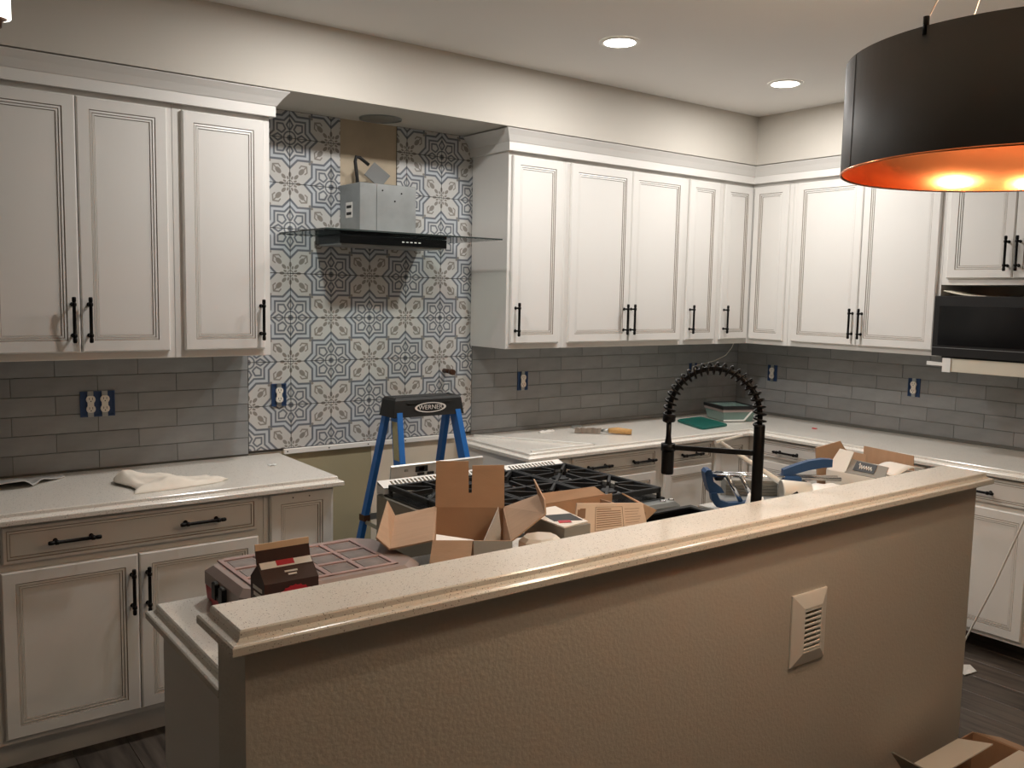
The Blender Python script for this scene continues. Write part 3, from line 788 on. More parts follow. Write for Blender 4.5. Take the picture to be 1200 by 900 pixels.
def rail(a, b_, wx=.026, wy=.058, name='rail', m='ladder_blue'):
    mb = MB(); a, b_ = Vector(a), Vector(b_)
    def C(p): return [p+Vector(q) for q in ((-wx/2, -wy/2, 0), (wx/2, -wy/2, 0), (wx/2, wy/2, 0), (-wx/2, wy/2, 0))]
    mb.loft([C(b_), C(a)]); return part(name, mb, m, ld)
FL, FR_, BL, BR_ = ((.492, -.492, 1.14), (.405, -.80, .012)), ((.798, -.492, 1.14), (.885, -.80, .012)), ((.485, -.418, 1.14), (.425, -.075, .012)), ((.805, -.418, 1.14), (.865, -.075, .012))
for tb in (FL, FR_): rail(*tb, wx=.027, wy=.060)
for tb in (BL, BR_): rail(*tb, wx=.024, wy=.036)
for tb in (FL, FR_, BL, BR_):
    b_ = tb[1]; part('foot', MB().box(b_[0]-.02, b_[0]+.02, b_[1]-.035, b_[1]+.035, 0, .02, 0, .003), 'ladder_black', ld)
def lerp(tb, z): t = (tb[0][2]-z)/(tb[0][2]-tb[1][2]); return Vector(tb[0]).lerp(Vector(tb[1]), t)
for z in (.28, .56, .84):
    a, b_ = lerp(FL, z), lerp(FR_, z); part('step', MB().box(a.x, b_.x, a.y-.03, a.y+.05, z-.022, z, 0, .003), 'ladder_blue' if False else 'steel', ld)
for z in (.30, .62):
    a, b_ = lerp(BL, z), lerp(BR_, z); part('rear_brace', MB().bar(a, b_, .008, .03), 'steel', ld)
    for q in (a, b_): part('bracket', MB().box(q.x-.016, q.x+.016, q.y-.024, q.y+.024, z-.014, z+.014), 'bronze', ld)
for f_, b2_ in ((FL, BL), (FR_, BR_)): part('spreader', MB().bar(lerp(f_, .60), lerp(b2_, .60), .006, .018), 'steel', ld)
a, b_ = lerp(FL, 1.10), lerp(FL, .935)
mb = MB(); wv = Vector((.0128, 0, 0))
sp = [Vector((a.x-.0142, a.y-.024, a.z)), Vector((a.x-.0142, a.y+.022, a.z)), Vector((b_.x-.0142, b_.y+.022, b_.z)), Vector((b_.x-.0142, b_.y-.024, b_.z))]
part('safety_label', mb.sheet(sp, .0012), 'sticker', ld)

# ------------------------------------------------------------------ faucet
fa = thing('kitchen_faucet', 'tall black spring kitchen faucet with hanging spray head', 'faucet', (.878, -2.15, ZCT))
px_, py_ = .878, -2.15; ang = R(125); dx_, dy_ = math.cos(ang), math.sin(ang); LL = .288
part('base_flange', MB().lathe([(.032, ZCT), (.032, ZCT+.006), (.026, ZCT+.012), (.019, ZCT+.014)], (px_, py_, 0), 20), 'black_metal', fa)
part('post', MB().lathe([(.0165, ZCT+.01), (.0175, ZCT+.02), (.0175, 1.268), (.0155, 1.272)], (px_, py_, 0), 20), 'black_metal', fa)
part('lever', MB().tube([(px_+.01, py_-.01, 1.00), (px_+.05, py_-.045, 1.015), (px_+.10, py_-.085, 1.055)], [.009, .006, .005], 8), 'black_metal', fa)
arc = []
for k in range(0, 37):
    q = math.pi*k/36; r_ = LL/2
    arc.append(Vector((px_+dx_*(r_-r_*math.cos(q)), py_+dy_*(r_-r_*math.cos(q)), 1.295+.150*math.sin(q))))
arc = [Vector((px_, py_, 1.266))]+arc+[Vector((arc[-1].x, arc[-1].y, 1.262))]
part('hose', MB().tube(arc, .0088, 10), 'black_metal', fa)
# coil spring around the hose
tot = [0]
for a, b_ in zip(arc[:-1], arc[1:]): tot.append(tot[-1]+(b_-a).length)
Ltot = tot[-1]; turns = 24; coil = []
side = Vector((-dy_, dx_, 0))
for k in range(turns*12+1):
    s = Ltot*k/(turns*12); i = max(j for j in range(len(tot)) if tot[j] <= s+1e-9); i = min(i, len(arc)-2)
    p = arc[i].lerp(arc[i+1], (s-tot[i])/(tot[i+1]-tot[i])); t = (arc[min(i+2, len(arc)-1)]-arc[max(i-1, 0)]).normalized()
    n_ = side.cross(t).normalized(); q = 2*math.pi*k/12
    coil.append(p+(side*math.cos(q)+n_*math.sin(q))*.0185)
part('spring', MB().tube(coil, .0036, 6), 'black_metal', fa)
ex, ey = arc[-1].x, arc[-1].y
part('spring_collar', MB().lathe([(.017, 1.262), (.021, 1.266), (.021, 1.284), (.017, 1.288)], (ex, ey, 0), 16), 'black_metal', fa)
part('spray_head', MB().lathe([(.0185, 1.088), (.0205, 1.092), (.0205, 1.165), (.017, 1.172), (.012, 1.19), (.0085, 1.215), (.0085, 1.27)], (ex, ey, 0), 20), 'black_metal', fa)
mb = MB().bar((px_, py_, 1.178), (ex-dx_*.018, ey-dy_*.018, 1.178), .012, .016); part('holder_arm', mb, 'black_metal', fa)
part('holder_ring', MB().lathe([(.0235, 1.166), (.0235, 1.19), (.0175, 1.19), (.0175, 1.166)], (ex, ey, 0), 20), 'black_metal', fa)

# ------------------------------------------------------------------ things behind the bar top
# organiser case
oc = thing('organiser_case', 'clear-lidded parts organiser case with a red tray and black latch', 'tool case', (-.54, -1.915, ZCT))
ax0, ax1, ay0, ay1 = -.778, -.312, -2.085, -1.760
def oct_(i, z, c=.045):
    a, b_, cc_, d = ax0+i, ax1-i, ay0+i, ay1-i
    return [(a+c, cc_, z), (b_-c, cc_, z), (b_, cc_+c, z), (b_, d-c, z), (b_-c, d, z), (a+c, d, z), (a, d-c, z), (a, cc_+c, z)]
part('tray', MB().loft([oct_(.012, ZCT), oct_(.004, ZCT+.004), oct_(.001, ZCT+.040)]), 'case_red', oc)
lid = part('lid', MB().loft([oct_(.0, ZCT+.0402), oct_(0, ZCT+.072), oct_(.016, ZCT+.086), oct_(.034, ZCT+.086)]), 'case_lid', oc)
xs = [ax0+.04+k*(ax1-ax0-.115)/4 for k in range(5)]; ys = [ay0+.04+k*(ay1-ay0-.08)/3 for k in range(4)]
for xx in xs: part('rib', MB().box(xx-.006, xx+.006, ay0+.034, ay1-.034, ZCT+.0855, ZCT+.0895, 0, .001), 'case_rib', lid)
for yy in ys: part('rib', MB().box(ax0+.034, ax1-.069, yy-.006, yy+.006, ZCT+.0855, ZCT+.0893, 0, .001), 'case_rib', lid)
for i in range(4):
    for j in range(3): part('pane', MB().box(xs[i]+.012, xs[i+1]-.012, ys[j]+.012, ys[j+1]-.012, ZCT+.0855, ZCT+.0872, 0, .0008), 'case_pane', lid)
for yy in (-1.925,):
    la = part('latch', MB().box(ax0-.012, ax0+.0, yy-.035, yy-.012, ZCT+.028, ZCT+.070, 0, .003).box(ax0-.012, ax0+.0, yy+.012, yy+.035, ZCT+.028, ZCT+.070, 0, .003).box(ax0-.010, ax0, yy-.02, yy+.02, ZCT+.030, ZCT+.042, 0, .002), 'black_plastic', oc)
    part('hasp', MB().loft([[(ax0-.010+k, yy-.045+abs(k)*0, ZCT+.001), (ax0-.010+k, yy+.045, ZCT+.001), (ax0-.010+k, yy+.030, ZCT+.036), (ax0-.010+k, yy-.030, ZCT+.036)] for k in (0, .012)]), 'case_red', oc)
# brown gable carton
gc = thing('gable_carton', 'small dark brown gable-top carton with a red round emblem', 'carton', (-.715, -2.135, ZCT))
gx0, gx1, gy0, gy1 = -.772, -.650, -2.176, -2.096; ze, zr = 1.052, 1.086; ym = (gy0+gy1)/2
mb = MB(); pent = [(gy0, ZCT), (gy0, ze), (ym, zr), (gy1, ze), (gy1, ZCT)]
mb.loft([[(xx, a, b_) for a, b_ in pent] for xx in (gx0, gx1)]); part('body', mb, 'chocolate_card', gc)
mb = MB().sheet([(gx0, ym+.004, zr-.003), (gx1, ym+.004, zr-.003), (gx1, ym+.012, zr+.026), (gx0, ym+.012, zr+.026)], .003); part('gable_fin', mb, 'chocolate_card', gc)
part('fin_edge', MB().sheet([(gx0, ym+.0125, zr+.0262), (gx1, ym+.0125, zr+.0262), (gx1, ym+.0135, zr+.040), (gx0, ym+.0135, zr+.040)], .0034), 'carton_edge', gc)
part('torn_strip', MB().sheet([(gx0+.004, ym+.0006, zr+.0015), (gx1-.002, ym+.0006, zr+.0015), (gx1-.002, ym-.012, zr-.009), (gx0+.004, ym-.012, zr-.009)], .0012), 'print_white', gc)
part('torn_strip', MB().sheet([(gx0+.040, ym+.0002, zr+.0022), (gx0+.08, ym+.0002, zr+.0022), (gx0+.08, ym-.0095, zr-.0065), (gx0+.040, ym-.0095, zr-.0065)], .0012), 'print_red', gc)
mb = MB(); sc_ = []
for k in range(72):
    q = 2*math.pi*k/72; r_ = .045+.0018*math.cos(24*q); sc_.append(((gx0+gx1)/2+.008+r_*math.cos(q), 1.000+r_*math.sin(q)*.93))
mb.loft([[(a, gy0-.0012, b_) for a, b_ in sc_], [(a, gy0+.0005, b_) for a, b_ in sc_]]); part('emblem', mb, 'print_red', gc)
mb = MB()
slope = (zr-ze)/(ym-gy0)
for k, (a, b_) in enumerate(((-.015, .014), (-.009, .010))):
    yy = gy0+.0195-.006*k; zz = ze+slope*(yy-gy0)
    mb.sheet([((gx0+gx1)/2+.006+a, yy, zz+.001), ((gx0+gx1)/2+.006+b_, yy, zz+.001), ((gx0+gx1)/2+.006+b_, yy-.003, zz-.003*slope+.001), ((gx0+gx1)/2+.006+a, yy-.003, zz-.003*slope+.001)], .001)
tag(part('small_print', mb, 'print_white', gc), kind='stuff')
mb = MB()
for k, (a, b_) in enumerate(((.012, .062), (.016, .068), (.020, .058))): mb.box(gx0-.001, gx0+.0004, gy1-.004-b_, gy1-.004-a, 1.030-.014*k, 1.038-.014*k)
tag(part('side_print', mb, 'print_white', gc), kind='stuff')
# large open cardboard box (own frame: x across, y depth away from the bar)
bx = thing('cardboard_box', 'large open brown cardboard box with slotted upright flap', 'box', (-.090, -1.942, ZCT), R(-33))
w2, d2, hh, tt = .102, .182, .125, .004
lpart('base', MB().box(-w2, w2, -d2, d2, .0005, .004), 'cardboard', bx)
lpart('wall', MB().box(-w2, w2, d2-tt, d2, .004, hh), 'cardboard', bx); lpart('wall', MB().box(-w2, w2, -d2, -d2+tt, .004, hh), 'cardboard', bx)
lpart('wall', MB().box(-w2, -w2+tt, -d2+tt, d2-tt, .004, hh), 'cardboard', bx); lpart('wall', MB().box(w2-tt, w2, -d2+tt, d2-tt, .004, hh), 'cardboard', bx)
mb = MB(); zt_ = hh+.130
mb.loft([[(a, d2-tt+k+max(0, b_-hh)*.34, b_) for a, b_ in ((-w2, hh), (w2, hh), (w2, zt_-.010), (.006, zt_-.012), (.005, hh+.040), (-.004, hh+.040), (-.005, zt_), (-w2, zt_))] for k in (0, tt)]); lpart('flap', mb, 'cardboard', bx)
lf = [(-w2, d2, hh), (-w2, -d2, hh), (-w2-.110, -d2+.010, hh-.026), (-w2-.118, d2-.015, hh-.024)]
f_ = lpart('flap', MB().sheet(lf, tt), 'cardboard', bx)
lpart('tab', MB().sheet([lf[3], lf[2], (-w2-.145, -d2+.02, hh+.002), (-w2-.140, d2-.03, hh+.025)], tt), 'cardboard', f_)
rf = [(w2, -d2, hh), (w2, d2, hh), (w2+.100, d2-.01, hh+.040), (w2+.090, -d2+.05, hh+.058)]
f_ = lpart('flap', MB().sheet(rf, tt), 'cardboard', bx)
lpart('tab', MB().sheet([rf[2], rf[3], (w2+.092, -d2+.10, hh+.085), (w2+.085, d2-.02, hh+.090)], tt), 'cardboard', f_)
lpart('flap', MB().sheet([(-w2, -d2, hh), (0.0, -d2, hh), (-.006, -d2-.055, hh-.040), (-w2-.006, -d2-.055, hh-.043)], tt), 'cardboard', bx)
lpart('flap', MB().sheet([(.002, -d2, hh-.001), (w2, -d2, hh-.002), (w2, -d2-.045, hh-.05), (.004, -d2-.045, hh-.05)], tt), 'carton_grey', bx)
def world_from(o, p):
    v = Vector(p); v.rotate(Matrix.Rotation(o.rotation_euler.z, 3, 'Z')); return v+Vector(o.location)
fp = thing('foam_wedge', 'pointed white foam wedge sticking up inside the large cardboard box', 'foam', world_from(bx, (.02, -.05, .005)), R(-33))
lpart('wedge', MB().loft([[(a, k, b_) for a, b_ in ((-.02, 0), (.055, 0), (.060, .115), (.052, .175), (.036, .135))] for k in (0, .012)]), 'foam', fp)
fp2 = thing('foam_sheet', 'flat white foam sheet lying inside the large cardboard box', 'foam', world_from(bx, (-.040, -.118, .005)), R(-33))
lpart('sheet', MB().sheet([(-.055, -.05, .085), (.045, -.05, .078), (.045, .05, .085), (-.055, .05, .100)], .012).box(-.05, .04, -.04, .04, .0, .08), 'foam', fp2)
solo('foam_block', MB().loft([[(-.30+.0, -2.10, z), (-.20, -2.19, z), (-.17, -2.155, z), (-.275, -2.065, z)] for z in (ZCT, ZCT+.05)]), 'foam', 'white foam block beside the organiser case', 'foam')
mb = MB(); oc8 = [(.0+.062*math.cos(2*math.pi*k/8+.3), -2.065+.05*math.sin(2*math.pi*k/8+.3)) for k in range(8)]
mb.loft([[(a+.055, b_, ZCT) for a, b_ in oc8], [(a+.055, b_, 1.000) for a, b_ in oc8], [(.055+a*.8, (b_+2.065)*.8-2.065, 1.010) for a, b_ in oc8]])
solo('foam_block', mb, 'foam', 'eight-sided white foam packing block between two cardboard boxes', 'foam')
# grey-sided carton with printed top
gb = thing('small_carton', 'small white carton with a grey side and black and red printed lid', 'carton', (.175, -1.99, ZCT), 0)
part('body', MB().box(.126, .222, -2.086, -1.905, ZCT, 1.026, 0, .001), 'carton_grey', gb)
part('lid', MB().sheet([(.122, -2.088, 1.0285), (.223, -2.075, 1.0285), (.245, -1.90, 1.034), (.122, -1.895, 1.031)], .004), 'carton_white', gb)
part('print', MB().sheet([(.135, -2.03, 1.0318), (.215, -2.06, 1.0318), (.228, -1.99, 1.0338), (.15, -1.965, 1.0332)], .0012), 'ink_black', gb)
part('print', MB().sheet([(.136, -2.052, 1.0325), (.170, -2.066, 1.0325), (.178, -2.046, 1.0332), (.145, -2.033, 1.0332)], .0014), 'print_red', gb)
# second cardboard box with printed panel
b2 = thing('printed_box', 'open brown cardboard box with a printed text panel and peeling label', 'box', (.38, -1.88, ZCT))
kx0, kx1, ky0, ky1 = .252, .535, -2.003, -1.785
part('base', MB().box(kx0, kx1, ky0, ky1, ZCT+.0005, ZCT+.004), 'cardboard', b2)
fpan = [(.226, -2.003, ZCT), (.548, -2.003, ZCT), (.508, -2.006, 1.034), (.238, -2.006, 1.066)]
tp = part('printed_panel', MB().sheet(fpan, .004), 'cardboard_light', b2)
part('wall', MB().box(kx0, kx1+.05, ky1-.004, ky1, ZCT+.004, 1.012), 'cardboard', b2); part('wall', MB().box(kx1-.004, kx1, ky0+.004, ky1-.004, ZCT+.004, 1.0), 'cardboard', b2)
part('wall', MB().box(kx0, kx0+.004, ky0+.006, ky1-.004, ZCT+.004, 1.0), 'cardboard', b2)
part('flap', MB().sheet([(kx0+.01, ky1-.002, 1.012), (kx1+.02, ky1-.002, 1.012), (kx1-.01, ky1+.02, 1.038), (kx0+.03, ky1+.02, 1.042)], .004), 'cardboard', b2)
part('flap', MB().sheet([(.505, -1.997, 1.030), (.465, -1.96, 1.060), (.605, -1.975, .990), (.535, -1.995, .970)], .004), 'cardboard', b2)
part('torn_label', MB().sheet([(.50, -1.780, 1.016), (.54, -1.780, 1.016), (.528, -1.763, 1.034), (.492, -1.763, 1.034)], .0065), 'carton_white', b2)
mb = MB()
def on_panel(u, v):          # u along x, v up from the slanted top edge
    a = Vector(fpan[3]).lerp(Vector(fpan[2]), u); b_ = Vector(fpan[0]).lerp(Vector(fpan[1]), u); return a.lerp(b_, v)+Vector((0, -.0024, 0))
def pq(u0, u1, v0, v1): mb.sheet([on_panel(u0, v0), on_panel(u1, v0), on_panel(u1, v1), on_panel(u0, v1)], .0006)
for k in range(9): pq(.29, .64 if k else .50, .12+.05*k, .12+.05*k+.018)
for e in ((.27, .275, .08, .60), (.665, .670, .08, .60), (.27, .67, .08, .088), (.27, .67, .592, .60)): pq(*e)
for k in range(6): pq(.70, .93-.02*(k % 3), .14+.07*k, .14+.07*k+.009)
for k in range(3): pq(.04, .95-.1*k, .64+.045*k, .648+.045*k)
tag(part('text_print', mb, 'print_brown', tp), kind='stuff')
mb = MB(); pq(.02, .10, .12, .38); pq(.05, .13, .10, .30); part('worn_patch', mb, 'print_brown', tp)

# tile cutter (own frame: x along the rails)
tcut = thing('tile_cutter', 'blue manual tile cutter with steel rails beside the faucet', 'tile cutter', (1.075, -1.815, ZCT), R(-35))
lpart('base_plate', MB().box(.02, .42, -.045, .065, .012, .024, 0, .002), 'grey_plate', tcut)
foot = [(-.035, .060), (-.03, .036), (-.012, .012), (.03, .001), (.085, .001), (.115, .012)]
lpart('end_foot', MB().loft([[(a, yy, b_) for a, b_ in foot+[(.115, .034), (.085, .030), (.03, .026), (.0, .036), (-.012, .062)]] for yy in (-.075, -.045)]), 'cutter_blue', tcut)
hdp = [(-.055, .132), (-.047, .142), (-.032, .142), (-.027, .130), (-.022, .100), (.008, .078), (.018, .060), (-.012, .058), (-.035, .060), (-.048, .098)]
lpart('rail_bracket', MB().loft([[(a, yy, b_) for a, b_ in hdp] for yy in (-.060, .000)]), 'cutter_blue', tcut)
lpart('clamp_knob', MB().lathe([(.014, -.012), (.018, -.006), (.018, .012), (.012, .02)], (-.0, -.03, .116), 12, axis='x'), 'black_plastic', tcut)
for yy in (-.045, -.010): lpart('rail', MB().tube([(-.03, yy, .122), (.445, yy, .112)], .0075, 10), 'chrome', tcut)
for xa in (.035, .085): lpart('strut', MB().tube([(xa-.010, -.055, .125), (xa+.045, -.058, .030)], .0085, 8), 'chrome', tcut)
lpart('slider', MB().box(.235, .295, -.065, .010, .086, .124, 0, .006), 'cutter_blue', tcut)
lpart('lever', MB().loft([[(x_, y_, z_) for y_, z_ in ((-.044, b_), (-.016, b_), (-.016, b_+h_), (-.044, b_+h_))] for x_, b_, h_ in ((.235, .118, .026), (.275, .128, .032), (.325, .143, .034), (.375, .153, .032), (.412, .156, .028))]), 'cutter_blue', tcut)
lpart('scoring_wheel', MB().lathe([(.014, -.05), (.016, -.046), (.016, -.028), (.014, -.024)], (.315, 0, .088), 14, axis='y'), 'black_plastic', tcut)
lpart('fence_block', MB().box(.37, .40, -.06, .02, .024, .06, 0, .003), 'black_plastic', tcut)
gb2 = MB()
for k in range(7): gb2.box(.06, .30, .070+.001*k, .085+.001*k, .0+.011*k, .0095+.011*k, 0, .001)
o = thing('tile_stack', 'stack of thin grey tiles beside the tile cutter', 'tile', (1.075, -1.815, ZCT), R(-35))
for k in range(7): lpart('tile', MB().box(.06, .30, .072, .145, .0115*k, .0115*k+.0105, 0, .001), 'carton_grey', o)

def crump(u, v):
    a = 1.040+.085*u; b_ = -2.03+.08*v
    e = min(u, 1-u, v, 1-v)*4; e = min(1, e)
    return (a, b_, ZCT+.004+e*(.062+.02*noise.noise((u*4, v*4, 3))))
solo('crumpled_towel', MB().grid(crump, 10, 8, t=.003), 'foam', 'crumpled white paper towel next to the black faucet', 'paper')
# white rod with a T-handle, cup and bag
rd = thing('plunger_rod', 'white plastic rod with a T-handle leaning beside the black faucet', 'rod', (1.29, -2.02, ZCT))
part('shaft', MB().tube([(1.29, -2.085, .945), (1.14, -2.03, 1.043), (.925, -1.95, 1.184)], [.012, .0095, .007], 10), 'white_plastic', rd)
part('handle', MB().tube([(.905, -1.95, 1.182), (.93, -1.952, 1.186), (1.045, -1.95, 1.196)], [.007, .0055, .0045], 8), 'white_plastic', rd)
part('tip', MB().tube([(1.29, -2.085, .945), (1.32, -2.095, .928)], [.015, .010], 10), 'white_plastic', rd)
cp = thing('plastic_cup', 'white plastic cup lying on its side on the plastic bag', 'cup', (.985, -2.165, 1.003))
mb = MB().lathe([(.037, 0), (.040, .0), (.040, .006), (.033, .095), (.030, .095), (.030, .090), (.036, .004)], (0, 0, 0), 20, axis='x', caps=False)
lpart('wall', mb, 'white_plastic', cp, (0, 0, .040), (0, 0, R(-38)))
lpart('bottom', MB().lathe([(.0325, .092), (.0325, .0955)], (0, 0, 0), 20, axis='x'), 'white_plastic', cp, (0, 0, .040), (0, 0, R(-38)))
def bagf(u, v):
    a = .955+.43*u; b_ = -2.245+.125*v
    e = min(1, min(u, 1-u)*8, min(v, 1-v)*5)
    h = .084 if u < .27 else (.084+.05*math.sin((u-.27)/.73*math.pi)**.6-.03*(u-.27))
    return (a, b_, ZCT+.004+e*(h+(.012*noise.noise((u*9, v*3, 8)) if u > .27 else 0)))
solo('plastic_bag', MB().grid(bagf, 26, 10, t=.003), 'white_plastic', 'crumpled white plastic bag on the island counter under the cup', 'bag')
# white carton with black label, folded cardboard behind, papers
wc = thing('labelled_carton', 'white open carton with a black lettered flap label', 'carton', (1.585, -2.13, ZCT))
qx0, qx1, qy0, qy1 = 1.452, 1.715, -2.250, -2.020
mb = MB(); part('body', MB().box(qx0, qx1, qy0, qy1, ZCT, 1.046, 0, .001), 'carton_white', wc)
part('flap', MB().sheet([(qx0+.002, qy1, 1.046), (qx0+.002, -2.098, 1.046), (qx0+.05, -2.098, 1.118), (qx0+.05, -2.04, 1.122)], .003), 'carton_white', wc)
fl = part('label_flap', MB().sheet([(qx0+.001, -2.095, 1.047), (qx0+.001, qy0, 1.047), (qx0+.055, -2.235, 1.082), (qx0+.055, -2.085, 1.090)], .003), 'carton_grey', wc)
LP = [(qx0+.001, -2.095, 1.047), (qx0+.001, qy0, 1.047), (qx0+.055, -2.235, 1.082), (qx0+.055, -2.085, 1.090)]
def onl(u, v):
    a = Vector(LP[0]).lerp(Vector(LP[1]), u); b_ = Vector(LP[3]).lerp(Vector(LP[2]), u); return a.lerp(b_, v)+Vector((-.0017, 0, .0022))
lb = part('label', MB().sheet([onl(.18, .25), onl(.72, .25), onl(.72, .92), onl(.18, .92)], .001), 'ink_black', fl)
scr = MB(); pts_ = [onl(.28+.36*k/30, .55+.16*math.sin(k*1.25)+(.12 if k < 4 else 0))+Vector((-.0008, 0, .0008)) for k in range(31)]
scr.tube(pts_, .0013, 5); tag(part('script_lettering', scr, 'print_white', fl), kind='stuff')
part('tab', MB().sheet([(qx0+.075, -2.06, 1.05), (qx0+.075, -2.13, 1.05), (qx0+.085, -2.125, 1.11), (qx0+.085, -2.065, 1.112)], .003), 'cardboard', wc)
fc = thing('folded_cardboard', 'brown cardboard piece standing upright behind the labelled white carton', 'cardboard', (1.62, -2.0, ZCT))
part('panel', MB().sheet([(1.752, -1.985, ZCT), (1.752, -2.20, ZCT), (1.752, -2.190, 1.095), (1.752, -1.985, 1.103)], .005), 'cardboard', fc)
part('panel', MB().sheet([(1.750, -1.983, ZCT), (1.478, -1.975, ZCT), (1.455, -1.968, 1.118), (1.600, -1.975, 1.134), (1.625, -1.978, 1.105), (1.70, -1.982, 1.06)], .005), 'cardboard', fc)
def pf(u, v): return (1.535+.175*u, -2.250+.105*v, 1.050+.022*math.sin(u*2.6)+.004*v)
solo('paper_sheet', MB().grid(pf, 8, 4, t=.002), 'carton_white', 'white paper sheet on top of the labelled white carton', 'paper')

# ------------------------------------------------------------------ things on the counters along the walls
def ragf(u, v):
    # folded cloth: wide at one end, pointed tail at the other
    xl = -.632+.355*u; half = (.118*(1-u)**.55+.018); yc = -.418-.045*u
    fold = .050*(1-.80*u)*(.55+.45*v)+.020*noise.noise((u*3.1, v*2.5, 1.7))+.006*math.sin(u*15+v*7)*(1-u)+.004*noise.noise((u*14, v*9, 5))
    e = min(1, min(v, 1-v)*7, u*9+.25, (1-u)*9+.15)
    return (xl+.02*math.sin(v*6), yc-half+2*half*v, ZCT+.004+max(.002, fold)*e)
solo('cloth_rag', MB().grid(ragf, 44, 26, t=.003), 'rag_cloth', 'crumpled cream cloth rag on the countertop', 'cloth')
def foilf(u, v):
    xl = -1.13+.35*u; y = -.055-.20*v*(1-.75*max(0, u-.55)/.45)
    lift = .030*math.sin(u*3.0)*v+.006*noise.noise((u*5, v*4, 4)) if u < .66 else .030*math.sin(u*3.0)*v*(1-u)/.34
    if .55 < u < .72: lift *= max(.12, abs(u-.64)/.09)
    return (xl, y, ZCT+.004+max(.001, lift))
solo('foil_bag', MB().grid(foilf, 24, 8, t=.003), 'foil', 'flat silver foil bag at the tiled wall beside the rag', 'bag')
sb = thing('wire_brush', 'tool with a wooden handle and grey wire head on the counter', 'brush', (1.90, -.36, ZCT))
part('handle', MB().tube([(1.895, -.362, ZCT+.020), (1.93, -.395, ZCT+.022), (1.985, -.452, ZCT+.017)], [.013, .018, .015], 12), 'wood_handle', sb)
part('ferrule', MB().tube([(1.868, -.337, ZCT+.018), (1.897, -.364, ZCT+.020)], [.007, .0125], 10), 'steel', sb)
mb = MB().tube([(1.87, -.339, ZCT+.018), (1.80, -.275, ZCT+.02), (1.745, -.235, ZCT+.028), (1.75, -.215, ZCT+.035), (1.80, -.245, ZCT+.036)], .005, 8); part('wire_frame', mb, 'steel', sb)
mb = MB()
for k in range(9):
    t = k/8; c = Vector((1.76+.095*t, -.25-.075*t, ZCT+.003)); 
    mb.loft([[c+Vector((.014*math.cos(q), .014*math.sin(q), 0)) for q in (0, 1.57, 3.14, 4.71)], [c+Vector((.017*math.cos(q)+.006*(-1)**k, .017*math.sin(q), .022+.010*random.random())) for q in (0, 1.57, 3.14, 4.71)]])
tag(part('bristles', mb, 'glaze', sb), kind='stuff')
ts_ = MB().bar((1.21, -.055, ZCT+.005), (1.575, -.612, ZCT+.005), .016, .009)
solo('trim_strip', ts_, 'white_plastic', 'long thin white trim strip lying diagonally on the counter', 'trim strip')
solo('trim_strip', MB().bar((1.17, -.600, ZCT+.005), (1.58, -.600, ZCT+.005), .013, .009), 'white_plastic', 'white trim strip lying along the front edge of the counter', 'trim strip')
def scr1(u, v): return (1.575+.115*u+.02*v, -.165+.05*v+.02*u, ZCT+.003+.010*abs(math.sin(u*7))*(1-abs(2*v-1)))
solo('paper_scrap', MB().grid(scr1, 10, 4, t=.002), 'carton_white', 'crumpled white paper scrap on the counter near the brush', 'paper')
def scr2(u, v): return (-.335+.05*u, -.24+.03*v, ZCT+.002+.006*math.sin(u*5)*math.sin(v*3))
solo('plaster_crumb', MB().grid(lambda u, v: (-.02+.036*u, -.30+.02*v, ZCT+.003+.005*abs(math.sin(u*4+v))), 4, 3, t=.002), 'foam', 'white plaster crumb on the rag-side counter next to the range gap', 'debris')
mb = MB().sheet([(1.56, -.630, ZCT+.007), (1.585, -.600, ZCT+.007), (1.60, -.615, ZCT+.007), (1.575, -.640, ZCT+.007)], .004)
tr = thing('green_tray', 'flat dark green plastic lid on the counter beside the clear container', 'lid', (2.66, -.37, ZCT), 0)
cp_ = [(2.60, -.21), (2.845, -.185), (2.735, -.50), (2.475, -.525)]
cen = Vector((sum(p[0] for p in cp_)/4, sum(p[1] for p in cp_)/4))
def rnd(sc):
    out = []
    for i, p in enumerate(cp_):
        P_ = cen+(Vector(p)-cen)*sc; A_ = cen+(Vector(cp_[i-1])-cen)*sc; B_ = cen+(Vector(cp_[(i+1) % 4])-cen)*sc
        for t in (0, .5, 1): out.append(P_.lerp(A_, .13*(1-t)**2).lerp(P_.lerp(B_, .13), t*t) if t != .5 else P_.lerp((A_+B_)/2, .05))
    return out
part('lid', MB().loft([[(p.x, p.y, z) for p in rnd(s)][::-1] for s, z in ((.98, ZCT+.0005), (1, ZCT+.003), (1, ZCT+.013), (.97, ZCT+.016), (.90, ZCT+.016), (.88, ZCT+.013))]), 'teal_plastic', tr)
ct = thing('storage_container', 'clear teal storage container with black lid and white clips in the corner', 'container', (2.985, -.30, ZCT), R(-22))
bw, bd = .112, .125
def rr2(i, z): return [(-bw+i, -bd+i, z), (bw-i, -bd+i, z), (bw-i, bd-i, z), (-bw+i, bd-i, z)]
lpart('body', MB().loft([rr2(.022, .0005), rr2(.016, .004), rr2(.004, .062)]), 'teal_clear', ct)
lpart('rim', MB().loft([rr2(0, .062), rr2(0, .078)]), 'case_lid', ct)
lpart('lid', MB().loft([rr2(-.004, .078), rr2(-.004, .098), rr2(.004, .100), rr2(.010, .094), rr2(.02, .094)]), 'black_plastic', ct)
lpart('lid_window', MB().box(-bw+.022, bw-.022, -bd+.022, bd-.022, .0935, .0950), 'teal_clear', ct)
for a, b_ in (((-bw+.012, -bd+.010, .010), (bw-.075, -bd+.010, .010)), ((bw-.075, -bd+.008, .010), (bw-.03, -bd-.002, .066))): lpart('clip', MB().bar(a, b_, .008, .009), 'white_plastic', ct)
lpart('clip', MB().bar((bw-.010, -bd+.03, .010), (bw+.002, -bd+.11, .066), .008, .008), 'white_plastic', ct)
